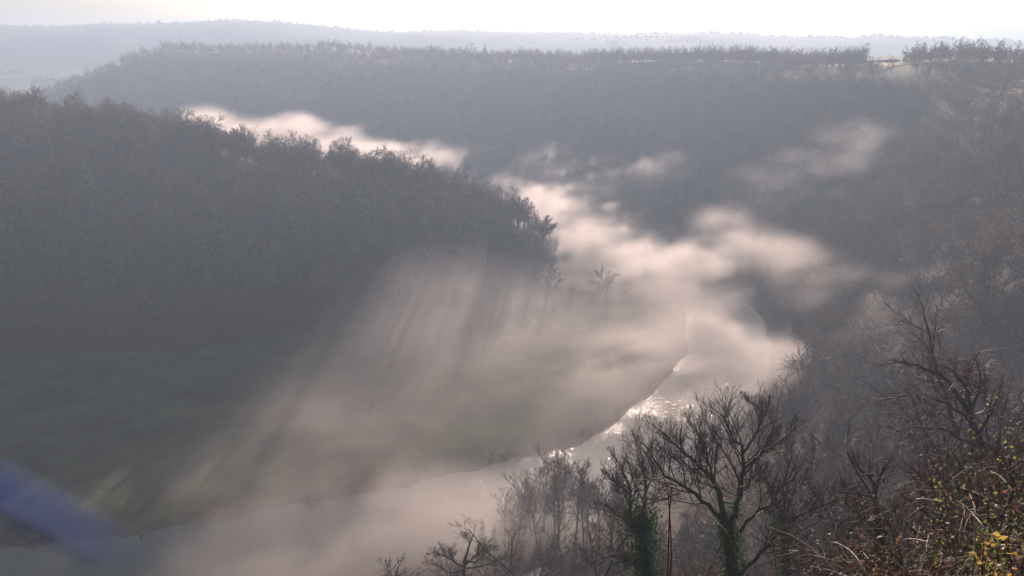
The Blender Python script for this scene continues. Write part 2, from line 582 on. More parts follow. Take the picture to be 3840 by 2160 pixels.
def tree_geo(seed, h, style, levels=4, detail=1.0, lean=(0, 0), tr=0.02, thick=1.0, hi=True):
    """returns (trunk Geo, crown Geo, trunk path)"""
    rng = np.random.RandomState(seed)
    s = STYLE[style]
    c = lambda n: max(2, int(round(n * detail)))
    Lt = np.array([h * s['tr']])
    d0 = np.array([[lean[0], lean[1], 1.0]])
    d0 /= np.linalg.norm(d0)
    r0 = np.array([h * tr])
    T, Cn = Geo(), Geo()
    p0, q0 = grow(np.array([[0, 0, -0.4]]), d0, Lt, r0, r0 * 0.45, 9, s['wt'], 0.02, rng)
    q0[0, 0] *= 1.35
    T.tubes(p0, q0, 9 if hi else 5)
    a = kids(p0, q0, Lt, s['n1'], *s['f'], *s['a1'], s['l1'], 0.62, rng, 0.3)
    # a leader that carries on above the trunk
    st = np.vstack([a[0], p0[:, -1]])
    dd = np.vstack([a[1], p0[:, -1] - p0[:, -2]])
    LL = np.concatenate([a[2], [h * (1 - s['tr']) * 0.95]])
    rr = np.concatenate([a[3], [q0[0, -1]]])
    p1, q1 = grow(st, dd, LL, rr, rr * 0.3, 8 if hi else 4, s['wig'], s['trop'], rng)
    T.tubes(p1, q1, 6 if hi else 4)
    st, dd, LL, rr = kids(p1, q1, LL, c(s['n2']), 0.18, 1.0, *s['a2'], s['l2'], 0.6, rng)
    p2, q2 = grow(st, dd, LL, rr, rr * 0.3, 6 if hi else 3, s['wig'] * 1.1, s['trop'] + s['ttrop'] * .4, rng)
    Cn.tubes(p2, np.maximum(q2, 0.012 * thick), 4 if hi else 3)
    st, dd, LL, rr = kids(p2, q2, LL, c(s['n3']), 0.15, 1.0, 0.5, 1.05, s['l3'], 0.6, rng)
    p3, q3 = grow(st, dd, LL, rr, rr * 0.3, 5 if hi else 2, s['wig'], s['ttrop'], rng)
    if levels >= 4:
        Cn.tubes(p3, np.maximum(q3, 0.007 * thick), 3)
        st, dd, LL, rr = kids(p3, q3, LL, c(s['n4']), 0.2, 1.0, 0.4, 0.95, s['l4'], 0.6, rng, 0.3)
        p4, q4 = grow(st, dd, LL, rr, rr * 0.4, 3 if hi else 1, s['wig'], s['ttrop'] * 1.2, rng)
        Cn.blades(p4, np.maximum(q4[:, 0] * 2, 0.011) * thick, rng)
    else:
        Cn.blades(p3, np.maximum(q3[:, 0] * 2.4, 0.03) * thick, rng)
    # true height and crown width
    av = np.concatenate(Cn.v)
    mid = np.array([p0[0, -1, 0], p0[0, -1, 1], 0.0])
    zs = h / np.percentile(av[:, 2], 99.8)
    rr_ = np.percentile(np.hypot(av[:, 0] - mid[0] * .6, av[:, 1] - mid[1] * .6), 97)
    xs = np.clip(h * s['wide'] / 2 / rr_, 0.6, 1.6)
    k = np.array([xs, xs, zs])
    for g in (T, Cn):
        g.v = [v * k for v in g.v]
    return T, Cn, p0[0] * k


def ivy_geo(path, h0, h1, n, rad, size, rng):
    g = Geo()
    z = path[:, 2]
    hh = h0 + (h1 - h0) * rng.rand(n) ** 0.8
    x = np.interp(hh, z, path[:, 0])
    y = np.interp(hh, z, path[:, 1])
    an = rng.rand(n) * 6.28
    bump = 0.55 + 0.9 * vnoise(hh * 0.9, np.cos(an) * 1.2 + 5, np.sin(an) * 1.2 + 5)
    rr = rad * bump * (0.5 + 0.5 * rng.rand(n)) * (1.0 - 0.55 * (hh - h0) / (h1 - h0))
    c = np.stack([x + rr * np.cos(an), y + rr * np.sin(an), hh], 1)
    g.leaves(c, size * (0.7 + 0.6 * rng.rand(n)), rng, 0.4)
    return g


def conifer_geo(seed, h, n=26, w=0.2):
    rng = np.random.RandomState(seed)
    T, Cn = Geo(), Geo()
    p = np.array([[[0, 0, -0.4], [0, 0, h * .5], [0, 0, h * .99]]], float)
    T.tubes(p, np.array([[h * .018, h * .011, 0.02]]), 6)
    lv = np.linspace(0.12, 0.985, n)
    st, dd, LL = [], [], []
    for f in lv:
        k = 7 if f < .8 else 5
        for j in range(k):
            an = rng.rand() * 6.28
            L = h * w * (1 - f) ** 0.8 * (0.7 + .5 * rng.rand()) + 0.25
            st.append((0, 0, h * f))
            dd.append((math.cos(an), math.sin(an), 0.25 - 0.75 * (1 - f) * rng.rand()))
            LL.append(L)
    st, dd, LL = np.array(st), np.array(dd), np.array(LL)
    dd /= np.linalg.norm(dd, axis=1, keepdims=True)
    p1, q1 = grow(st, dd, LL, LL * .02, LL * .01, 3, 0.08, -0.04, rng)
    Cn.blades(p1, LL * 0.30 + .12, rng)
    s2 = kids(p1, q1, LL, 6, 0.2, 1.0, 0.5, 1.1, 0.42, 0.5, rng)
    p2, q2 = grow(s2[0], s2[1], s2[2], s2[2] * .02, s2[2] * .01, 2, 0.1, -0.06, rng)
    Cn.blades(p2, s2[2] * 0.42 + .06, rng)
    return T, Cn


_cache = {}


def tree_meshes(key, *a, crown='twig', trunk='bark', **k):
    if key not in _cache:
        T, Cn, path = tree_geo(*a, **k)
        _cache[key] = (T.mesh('trunk', M[trunk], True), Cn.mesh('crown', M[crown]), path, a[1])
    return _cache[key]


def place_tree(name, meshes, x, y, h, label, cat='tree', group=None, rz=0.0, z=None, sink=0.0, wide=1.0):
    tm, cm, path, h0 = meshes
    z = H1(x, y) if z is None else z
    s = h / h0
    t = empty(name, (x, y, z - sink), label, cat, group, rz, (s * wide, s * wide, s))
    obj('trunk', tm, t)
    obj('crown', cm, t)
    return t


# ------------------------------------------------------------------ the ground, one sheet
def build_ground():
    ang = np.concatenate([np.linspace(-180, -48, 60)[:-1], np.linspace(-48, 48, 560), np.linspace(48, 180, 60)[1:-1]])
    ang = np.radians(ang)
    rad = np.concatenate([[0.8], np.geomspace(2.0, 5400, 420)])
    A, R = np.meshgrid(ang, rad)
    x, y = (R * np.sin(A)).ravel(), (R * np.cos(A)).ravel()
    z = height(x, y)
    nr, na = A.shape
    idx = np.arange(nr * na).reshape(nr, na)
    nx = np.roll(idx, -1, 1)
    q = np.stack([idx[:-1], nx[:-1], nx[1:], idx[1:]], -1).reshape(-1, 4)
    c = len(x)
    v = np.vstack([np.stack([x, y, z], 1), [[0, 0, float(height(np.array([0.]), np.array([0.]))[0])]]])
    fan = np.stack([np.full(na, c), nx[0], idx[0]], 1)
    me = mesh_from('ground', v, [q[:, ::-1], fan], M['ground'], True)
    # what covers it: R meadow, G farmland, B pale stubble field
    P = v[:, :2]
    d, t, side = seg_dist(P, RIV)
    ds, ts, sd = seg_dist(P, SP_xy)
    hw = np.interp(ts, range(len(SP_w)), SP_w)
    inside = (side < 0) & (d > HALF_W + 3)
    meadow = np.where(inside, sstep(-4, 10, ds - hw), 0)
    zz = v[:, 2]
    Pz = idw(P, P_sites, P_vals)
    r = np.hypot(P[:, 0], P[:, 1])
    plate = (side > 0) * sstep(0.93, 0.985, zz / Pz) * sstep(420, 480, r)
    farm = np.maximum(plate, sstep(1300, 1600, r))
    cov = np.zeros((len(v), 4), np.float32)
    cov[:, 0] = meadow
    cov[:, 1] = farm
    for (u, vv), rr in (((881, 70), 26), ((12, 78), 60)):
        pass
    cov[:, 3] = 1
    at = me.color_attributes.new('cover', 'FLOAT_COLOR', 'POINT')
    at.data.foreach_set('color', cov.ravel())
    o = obj('ground', me)
    o['kind'] = 'structure'
    return o


ground = build_ground()


def build_river():
    n = len(RIV)
    tan = np.gradient(RIV, axis=0)
    tan /= np.linalg.norm(tan, axis=1, keepdims=True)
    nrm = np.stack([-tan[:, 1], tan[:, 0]], 1)
    cols = np.linspace(-1, 1, 7)
    v = np.concatenate([np.hstack([RIV + nrm * (HALF_W + 4) * c, np.zeros((n, 1))])[:, None] for c in cols], 1)
    idx = np.arange(n * 7).reshape(n, 7)
    q = np.stack([idx[:-1, :-1], idx[:-1, 1:], idx[1:, 1:], idx[1:, :-1]], -1).reshape(-1, 4)
    me = mesh_from('river', v.reshape(-1, 3), [q[:, ::-1]], M['water'], True)
    o = obj('river', me)
    o['kind'] = 'structure'


build_river()


# ------------------------------------------------------------------ air: even haze and the river mist
def build_haze():
    g = Geo()
    x0, x1, y0, y1, z0, z1 = -5500, 5500, -5500, 5500, -120, HAZE_TOP
    g.box(((x0 + x1) / 2, (y0 + y1) / 2, (z0 + z1) / 2), (x1 - x0, y1 - y0, z1 - z0))
    m, nt, b = new_mat('haze')
    nt.nodes.remove(b)
    pv = N(nt, 'ShaderNodeVolumePrincipled')
    pv.inputs['Color'].default_value = HAZE_COL
    pv.inputs['Density'].default_value = HAZE_DENS
    pv.inputs['Anisotropy'].default_value = HAZE_G
    nt.links.new(pv.outputs[0], nt.nodes['Material Output'].inputs['Volume'])
    o = obj('haze', g.mesh('haze', m))
    o['kind'] = 'stuff'


HAZE_TOP, HAZE_DENS, HAZE_G, HAZE_COL = 208.0, 0.00050, 0.25, (0.56, 0.71, 0.94, 1)
build_haze()

m_, nt_, b_ = new_mat('mist')
nt_.nodes.remove(b_)
pv_ = N(nt_, 'ShaderNodeVolumePrincipled')
pv_.inputs['Color'].default_value = (1.0, 0.92, 0.90, 1)
pv_.inputs['Density'].default_value = 1.0
pv_.inputs['Anisotropy'].default_value = 0.55
nt_.links.new(pv_.outputs[0], nt_.nodes['Material Output'].inputs['Volume'])
M['mist'] = m_


def build_mist(name, lo, hi, step, fn, label=None):
    lo, hi = np.array(lo, float), np.array(hi, float)
    n = np.round((hi - lo) / step).astype(int) + 1
    hi = lo + (n - 1) * step
    gx, gy, gz = [lo[i] + np.arange(n[i]) * step[i] for i in range(3)]
    X, Y, Z = np.meshgrid(gx, gy, gz, indexing='ij')
    dens = fn(X, Y, Z).astype(np.float32)
    # order: x fastest
    P = np.stack([X, Y, Z], -1).transpose(2, 1, 0, 3).reshape(-1, 3).astype(np.float32)
    D = dens.transpose(2, 1, 0).ravel()
    me = bpy.data.meshes.new(name)
    me.vertices.add(len(P))
    me.vertices.foreach_set('co', P.ravel())
    a = me.attributes.new('density', 'FLOAT', 'POINT')
    a.data.foreach_set('value', D)
    o = obj(name, me)
    me.materials.append(M['mist'])
    ng = bpy.data.node_groups.new(name, 'GeometryNodeTree')
    ng.interface.new_socket('Geometry', in_out='INPUT', socket_type='NodeSocketGeometry')
    ng.interface.new_socket('Geometry', in_out='OUTPUT', socket_type='NodeSocketGeometry')
    gi = ng.nodes.new('NodeGroupInput')
    go = ng.nodes.new('NodeGroupOutput')
    pos = ng.nodes.new('GeometryNodeInputPosition')
    sub = ng.nodes.new('ShaderNodeVectorMath'); sub.operation = 'SUBTRACT'
    sub.inputs[1].default_value = lo
    div = ng.nodes.new('ShaderNodeVectorMath'); div.operation = 'DIVIDE'
    div.inputs[1].default_value = step
    ad = ng.nodes.new('ShaderNodeVectorMath'); ad.operation = 'ADD'
    ad.inputs[1].default_value = (0.5, 0.5, 0.5)
    fl = ng.nodes.new('ShaderNodeVectorMath'); fl.operation = 'FLOOR'
    dt = ng.nodes.new('ShaderNodeVectorMath'); dt.operation = 'DOT_PRODUCT'
    dt.inputs[1].default_value = (1, n[0], n[0] * n[1])
    L = ng.links.new
    L(pos.outputs[0], sub.inputs[0]); L(sub.outputs[0], div.inputs[0]); L(div.outputs[0], ad.inputs[0]); L(ad.outputs[0], fl.inputs[0]); L(fl.outputs[0], dt.inputs[0])
    na = ng.nodes.new('GeometryNodeInputNamedAttribute')
    na.data_type = 'FLOAT'
    na.inputs[0].default_value = 'density'
    si = ng.nodes.new('GeometryNodeSampleIndex')
    si.data_type = 'FLOAT'
    si.clamp = True
    L(gi.outputs[0], si.inputs['Geometry']); L(na.outputs[0], si.inputs['Value']); L(dt.outputs['Value'], si.inputs['Index'])
    vc = ng.nodes.new('GeometryNodeVolumeCube')
    L(si.outputs[0], vc.inputs['Density'])
    vc.inputs['Min'].default_value = lo
    vc.inputs['Max'].default_value = hi
    for i, k in enumerate(('Resolution X', 'Resolution Y', 'Resolution Z')):
        vc.inputs[k].default_value = int(n[i])
    sm = ng.nodes.new('GeometryNodeSetMaterial')
    sm.inputs['Material'].default_value = M['mist']
    L(vc.outputs[0], sm.inputs[0]); L(sm.outputs[0], go.inputs[0])
    md = o.modifiers.new('volume', 'NODES')
    md.node_group = ng
    o['kind'] = 'stuff'
    if label:
        o['label'] = label
    return o


# where the mist lies: (picture column, row, distance) of a bank's middle, half sizes across / along the view / up, strength
MIST = [
    # the great lit billow over the bend
    (540, 208, 520, 20, 36, 8, 1.2), (560, 224, 490, 22, 36, 9, 1.6), (585, 240, 462, 22, 34, 9, 1.7), (612, 253, 436, 22, 32, 9, 1.7), (645, 267, 408, 22, 30, 9, 1.6), (675, 280, 385, 18, 26, 8, 1.5), (700, 294, 362, 11, 22, 7, 1.1),
    (555, 262, 425, 22, 22, 5, 0.8), (600, 276, 415, 28, 18, 4, 0.7), (645, 300, 370, 22, 20, 4, 0.2), (694, 318, 335, 9, 20, 6, 0.8), (700, 345, 300, 10, 18, 5, 0.9),
    # bright bank over the near reach
    (700, 370, 284, 18, 22, 7, 2.4), (675, 390, 266, 18, 20, 7, 2.2), (722, 356, 294, 13, 20, 7, 2.4), (648, 405, 254, 16, 14, 6, 1.5), (615, 422, 242, 18, 12, 5, 0.9), (740, 380, 272, 13, 14, 8, 2.0), (770, 376, 262, 9, 10, 7, .4),
    # rolling up from the river at the foot of the cliff
    (330, 470, 210, 22, 16, 7, 0.4), (240, 500, 194, 24, 12, 6, 0.3), (370, 440, 232, 18, 20, 9, .35), (450, 535, 168, 20, 9, 6, 0.9), (390, 545, 164, 20, 9, 6, 0.8), (320, 556, 160, 24, 9, 6, 0.7), (500, 525, 172, 18, 9, 6, 0.7),
    (440, 560, 154, 20, 10, 7, 0.7), (350, 575, 150, 26, 10, 7, 0.7), (190, 565, 163, 26, 10, 6, 0.25), (560, 490, 190, 22, 10, 6, 0.45), (540, 525, 162, 20, 10, 8, 0.5), (600, 458, 210, 18, 9, 5, 0.35),
    # puffs behind the spur and at the foot of the far hillside
    (212, 125, 590, 13, 14, 6, 2.2), (250, 132, 600, 22, 16, 5, 2.0), (300, 142, 610, 14, 14, 8, 2.6), (345, 148, 620, 18, 14, 4, 1.6), (395, 158, 625, 16, 16, 5, 2.0), (425, 160, 625, 14, 14, 5, 2.0), (452, 168, 625, 12, 14, 5, 2.2),
    (340, 132, 660, 12, 14, 4, 1.0), (440, 156, 660, 26, 18, 7, .5), (480, 160, 650, 16, 18, 8, .5), (545, 168, 600, 11, 14, 8, 1.0), (595, 174, 560, 13, 14, 6, .9), (625, 170, 545, 8, 10, 5, .8), (655, 174, 530, 13, 12, 5, .9), (680, 162, 540, 7, 9, 4, .9), (610, 178, 545, 40, 20, 7, .35),
    # banks climbing the shaded hillside
    (838, 136, 405, 19, 14, 7, .10), (862, 148, 390, 20, 14, 8, .085), (808, 164, 395, 26, 14, 8, .085), (890, 112, 430, 15, 14, 7, .07), (770, 185, 390, 28, 16, 9, .07), 
    (725, 222, 360, 9, 9, 4, .7), (755, 236, 340, 9, 9, 4, .6), (785, 250, 322, 10, 9, 4, .6), (815, 268, 300, 9, 9, 5, .5), (845, 285, 280, 11, 10, 6, .3), (868, 322, 235, 9, 8, 6, .3), (930, 272, 260, 12, 10, 4, .2),
]


# smooth standing vapour over the meadow, tall enough for the spur's shadows to cut through
VEIL = [
    (440, 305, 350, 16, 26, 13, .6), (425, 330, 318, 15, 24, 13, .7), (405, 360, 290, 15, 22, 13, .65), (380, 395, 262, 16, 20, 11, .55), (350, 430, 236, 17, 18, 10, .5), (320, 465, 212, 18, 16, 9, .45), (290, 490, 198, 18, 12, 8, .35),
    (480, 310, 350, 18, 28, 11, .35), (520, 330, 330, 24, 30, 10, .26), (570, 340, 316, 26, 26, 9, .16), (620, 335, 320, 22, 26, 9, .16), (480, 370, 285, 22, 24, 10, .34), (530, 385, 270, 24, 22, 8, .17), (590, 380, 275, 22, 22, 8, .16),
    (440, 415, 250, 18, 18, 9, .32), (400, 450, 222, 18, 16, 8, .3), (470, 440, 230, 20, 14, 6, .18), (540, 430, 240, 20, 14, 6, .13),
]


def mist_density(X, Y, Z):
    wx = (fbm(X / 40, Y / 40, Z / 24, 3) - .5) * 34
    wy = (fbm(X / 40 + 9, Y / 40, Z / 24 + 4, 3) - .5) * 34
    wz = (fbm(X / 34 + 19, Y / 34, Z / 24 + 14, 3) - .5) * 20
    A = np.zeros_like(X)
    for u, v, r, sx, sy, sz, a in MIST:
        c = at_r(u, v, r)
        gx, gy = (X + wx * min(1, sx / 20) - c[0]) / sx, (Y + wy * min(1, sx / 20) - c[1]) / sy
        gz = (Z + wz * min(1, sz / 9) - c[2]) / sz
        A += a * np.exp(-0.5 * (gx * gx + gy * gy + np.where(gz > 0, gz * gz, 0.35 * gz * gz)))
    nz = fbm((X - 0.7 * Z + wx * .6) / 24, (Y + wy * .6) / 24, Z / 13, 5, 0.6)
    B = A * (0.14 + 1.95 * sstep(0.39, 0.61, nz))
    B = np.clip(B - 0.10, 0, None)
    V = np.zeros_like(X)
    for u, v, r, sx, sy, sz, a in VEIL:
        c = at_r(u, v, r)
        gx, gy, gz = (X + wx * .3 - c[0]) / sx, (Y + wy * .3 - c[1]) / sy, (Z + wz * .4 - c[2]) / sz
        V += a * np.exp(-0.5 * (gx * gx + gy * gy + np.where(gz > 0, gz * gz, 0.25 * gz * gz)))
    B = B + np.clip(V * (0.75 + 0.5 * sstep(.25, .75, nz)) - 0.02, 0, None)
    return np.minimum(B, 1.6) * MIST_K


MIST_K = 0.019
build_mist('mist', (-330, 130, -1), (200, 760, 92), (3.2, 3.2, 2.4), mist_density, 'pale river mist drifting over the water meadow and bend')


# ------------------------------------------------------------------ tree stock
STYLES = ['ash', 'tall', 'oak', 'beech', 'tall', 'ash']
MID = [tree_meshes(('mid', i), 100 + i, 16.0, STYLES[i], hi=False, thick=2.6, tr=0.015, crown=('twig', 'twig_red')[i % 2]) for i in range(6)]
FARM = [tree_meshes(('far', i), 200 + i, 16.0, STYLES[i], hi=False, thick=4.5, tr=0.018, crown='twig_far') for i in range(6)]
CON = []
for i in range(4):
    T, Cn = conifer_geo(300 + i, 18.0, w=(0.2, 0.24, 0.17, 0.22)[i])
    CON.append((T.mesh('trunk', M['bark'], True), Cn.mesh('crown', M['needle']), None, 18.0))


def woodland(name, pts, hs, seed, label, thick=7.0, detail=0.6, mats=('twig_far',), kinds=4):
    """a wood too dense and far to count: one mesh of many small bare trees"""
    rng = np.random.RandomState(seed)
    protos = []
    for i in range(kinds):
        T, Cn, _ = tree_geo(seed + i, 15.0, ('ash', 'oak', 'beech', 'oak')[i], levels=3, detail=detail, thick=thick, tr=0.016, hi=False)
        g = Geo()
        for s in (T, Cn):
            v, f = s.arrays()
            for q in f:
                g.add(np.zeros((0, 3)), q if q.shape[1] == 4 else None, q if q.shape[1] == 3 else None)
            g.v.append(v); g.n += len(v)
        protos.append(g.arrays())
    V, Q, n = [], [], 0
    for i, (p, h) in enumerate(zip(pts, hs)):
        v, f = protos[rng.randint(kinds)]
        a = rng.rand() * 6.28
        s = h / 15.0
        w = s * (0.85 + 0.4 * rng.rand())
        c, si = math.cos(a) * w, math.sin(a) * w
        vv = np.stack([v[:, 0] * c - v[:, 1] * si + p[0], v[:, 0] * si + v[:, 1] * c + p[1], v[:, 2] * s + p[2]], 1)
        V.append(vv.astype(np.float32))
        Q.append(f[0] + n)
        n += len(v)
    me = mesh_from(name, np.concatenate(V), [np.concatenate(Q)], M[mats[0]])
    o = obj(name, me)
    return tag(o, label, None, None, 'stuff')


def scatter(x0, x1, y0, y1, step, rng, jit=0.45):
    gx, gy = np.meshgrid(np.arange(x0, x1, step), np.arange(y0, y1, step))
    p = np.stack([gx.ravel(), gy.ravel()], 1)
    p = p + (rng.rand(*p.shape) - .5) * 2 * jit * step
    return p


def proj(P, z):
    """world -> picture column, row"""
    P = np.asarray(P, float)
    dz = z - CZ
    dep = P[:, 1] * CP - dz * SP
    return PW / 2 + F * P[:, 0] / dep, PH / 2 - F * (P[:, 1] * SP + dz * CP) / dep


# ---- the wooded spur: conifers low on its slope, bare trees on the crest and above, the rest one wood
rng = np.random.RandomState(41)
con_px = [(12, 262, 17), (30, 250, 15), (52, 268, 18), (88, 258, 21), (96, 245, 24), (112, 262, 17), (70, 262, 14), (128, 270, 16), (165, 268, 17), (174, 262, 18), (192, 272, 15),
          (205, 276, 16), (222, 262, 19), (238, 276, 15), (258, 268, 13), (282, 262, 17), (292, 255, 18), (306, 262, 17), (318, 250, 18), (330, 262, 16), (350, 258, 18), (362, 252, 20),
          (380, 262, 16), (20, 290, 15), (46, 296, 14), (62, 284, 16), (92, 292, 15), (120, 290, 16), (150, 292, 14), (180, 296, 15), (212, 296, 13), (245, 292, 15), (300, 286, 14), (270, 290, 13),
          (372, 232, 15), (282, 236, 15), (340, 236, 14), (400, 266, 15), (424, 262, 14), (456, 258, 15), (470, 250, 13)]
con_xy = []
for i, (u, v, h) in enumerate(con_px):
    p = hit(u, v)
    if p is None:
        continue
    con_xy.append(p[:2])
    tall = i == 4
    h *= 1.45
    place_tree('conifer', CON[i % 4], p[0], p[1], h * (1.1 if not tall else 1.25),
               'tallest dark green conifer on the shaded spur, its spire above the rest' if tall else 'dark green conifer in the band low on the shaded wooded spur',
               'conifer', None if tall else 'conifers on the spur', rng.rand() * 6.28, p[2])
con_xy = np.array(con_xy)

p = scatter(-420, 40, 260, 640, 9.0, rng)
ds, ts, _ = seg_dist(p, SP_xy)
hw = np.interp(ts, range(len(SP_w)), SP_w)
dr = seg_dist(p, RIV)[0]
z = height(p[:, 0], p[:, 1])
u, v = proj(p, z + 14)
keep = (ds < hw * 0.97) & (dr > 30) & (u > -140) & (z > 3)
dc = np.min(np.hypot(p[:, None, 0] - con_xy[None, :, 0], p[:, None, 1] - con_xy[None, :, 1]), 1)
keep &= dc > 8.0
band = (u > -10) & (u < 400) & (v > 215) & (v < 300)
keep &= ~(band & (rng.rand(len(p)) < .5))
p, z, u, v, ds, ts, hw = p[keep], z[keep], u[keep], v[keep], ds[keep], ts[keep], hw[keep]
hs = (11 + 8 * rng.rand(len(p))) * np.where((u > -10) & (u < 400) & (v > 225) & (v < 330), .68, 1.0)
crest = (ds < 13) & (u > -5) & (u < 545)
front = p[:, 1] < np.interp(ts, range(len(SP_xy)), SP_xy[:, 1]) + 20
pick = np.zeros(len(p), bool)
pick[np.where(crest)[0]] = True
cand = np.where(~pick & front & (u > 0) & (v > 0))[0]
cand = cand[np.argsort(p[cand, 1] + rng.rand(len(cand)) * 160 + np.where(v[cand] > 235, 250, 0))]
pick[cand[:max(0, 92 - pick.sum())]] = True
for i in np.where(pick)[0]:
    on_crest = crest[i]
    h = hs[i] * (1.12 if on_crest else 1.05)
    place_tree('bare_tree', FARM[(0, 2, 3, 5)[rng.randint(4)]], p[i, 0], p[i, 1], h,
               'leafless tree standing along the crest of the wooded spur' if on_crest else 'leafless brown tree in the wood on the shaded side of the spur',
               'tree', 'bare trees along the crest of the spur' if on_crest else 'bare trees on the shaded side of the spur', rng.rand() * 6.28, z[i], 0, 1.05 + .4 * rng.rand())
rest = ~pick
cp = []
for k in range(420):
    j = rng.randint(len(SP_xy))
    c = SP_xy[j] + rng.normal(size=2) * (7, 7) + (0, -4)
    cp.append(c)
cp = np.array(cp)
cds, cts, _ = seg_dist(cp, SP_xy)
cz = height(cp[:, 0], cp[:, 1])
cp, cz = cp[cz > 6], cz[cz > 6]
wp = np.vstack([np.column_stack([p[rest], z[rest]]), np.column_stack([cp, cz])])
wh = np.concatenate([hs[rest], 7 + 4 * rng.rand(len(cp))])
rus = fbm(wp[:, 0] / 38, wp[:, 1] / 38, wp[:, 0] * 0 + 3, 3) + .12 * rng.normal(size=len(wp)) > 0.5
woodland('spur_woodland', wp[rus], wh[rus], 50, 'russet brown trees massed in the wood on the shaded spur', 5.5, 0.75, ('twig_russet',))
woodland('spur_woodland', wp[~rus], wh[~rus], 55, 'grey brown trees massed in the wood on the shaded spur', 5.5, 0.75)
print('spur individuals', pick.sum(), 'rest', rest.sum())

# tall straggling group that rises above the spur's crest in front of the mist
for i, (u, v, h) in enumerate([(201, 127, 22), (209, 128, 21), (217, 128, 22), (226, 130, 20), (234, 131, 19), (243, 133, 18), (196, 132, 17), (252, 133, 17)]):
    q = at_r(u, v, 436)
    z0 = H1(q[0], q[1])
    place_tree('bare_tree', FARM[(1, 4)[i % 2]], q[0], q[1], q[2] - z0, 'tall thin bare tree in the clump rising above the spur crest before bright mist', 'tree', 'tall clump on the spur crest', rng.rand() * 6)

# ---- trees out on the misty meadow and at the tip of the spur
FIELD = [tree_meshes(('field', i), 400 + i, 17.0, st, detail=1.25, thick=6.0, tr=0.028, crown='twig') for i, st in enumerate(('ash', 'oak', 'tall', 'beech'))]
for m, ut, vt, r, label in [
        (3, 529, 264, 376, 'narrow dense bare tree on the misty meadow at the shadow edge'),
        (0, 543, 215, 424, 'round headed bare tree at the tip of the spur over bright mist'),
        (1, 532, 219, 426, 'bare tree with slanting stems at the tip of the wooded spur'),
        (2, 518, 196, 424, 'tall hazy bare tree on the last rise of the spur'),
        (2, 524, 205, 426, 'thin hazy bare tree just below the last rise of the spur')]:
    q = at_r(ut, vt, r)
    z0 = H1(q[0], r)
    place_tree('bare_tree', FIELD[m], q[0], r, q[2] - z0, label, 'tree', None, rng.rand() * 6.28, z0, 0, {1: 1.7, 0: 1.35, 3: 1.1, 2: 1.5}[m])
q = at_r(572, 286, 370)
place_tree('bush', FIELD[3], q[0], 370, 6.0, 'small round bush on the misty meadow between two bare trees', 'bush', None, 0.4)

eu = [e[0] for e in edge]
er = [e[2] for e in edge]
# ---- low scrub along the inner bank of the river
rg = np.random.RandomState(15)
bp = []
for k in range(1500):
    j = rg.randint(len(RIV) - 1)
    f = rg.rand()
    c = RIV[j] * (1 - f) + RIV[j + 1] * f
    tn = RIV[j + 1] - RIV[j]
    tn /= np.linalg.norm(tn)
    c = c + np.array([-tn[1], tn[0]]) * (HALF_W + 1.5 + 3.5 * rg.rand() ** 2)
    if c[1] < 480 and vnoise(np.array([c[0] / 16]), np.array([c[1] / 16]), np.array([.7]))[0] > .42:
        bp.append(c)
bp = np.array(bp)
woodland('bank_scrub', np.column_stack([bp, height(bp[:, 0], bp[:, 1]) - .3]), 1.0 + 2.2 * rg.rand(len(bp)) ** 2, 95, 'low ragged scrub and reeds along the inner river bank', 9.0, 0.5)

# ---- opposite hillside: one hazy wood, and the countable trees along its skyline
rng = np.random.RandomState(77)
p = scatter(-800, 420, 240, 1420, 12.0, rng)
d, t, side = seg_dist(p, RIV)
z = height(p[:, 0], p[:, 1])
Pz = idw(p, P_sites, P_vals)
u, v = proj(p, z + 8)
r = np.hypot(p[:, 0], p[:, 1])
keep = (side > 0) & (d > 26) & ((z / Pz < 0.97) | ((p[:, 1] < np.interp(u, eu, er) * 1.035) & (np.abs(u - 881) > 24))) & (p[:, 1] < np.interp(u, eu, er) * 1.06) & (u > -40) & (u < 1080) & (r > 330)
p, z = p[keep], z[keep]
ex = []
for k in range(690):
    uu = 395 + (470 * rng.rand() if k < 640 else 505 + 150 * rng.rand())
    rr = float(np.interp(uu, eu, er)) * (0.985 + 0.05 * rng.rand())
    q = at_r(uu, 62, rr)
    ex.append((q[0], rr))
ex = np.array(ex)
p = np.vstack([p, ex])
z = np.concatenate([z, height(ex[:, 0], ex[:, 1])])
woodland('hillside_woodland', np.stack([p[:, 0], p[:, 1], z], 1), 10 + 6 * rng.rand(len(p)), 60, 'hazy grey winter wood covering the hillside across the river', 9.0, 0.5)
print('opposite', len(p))

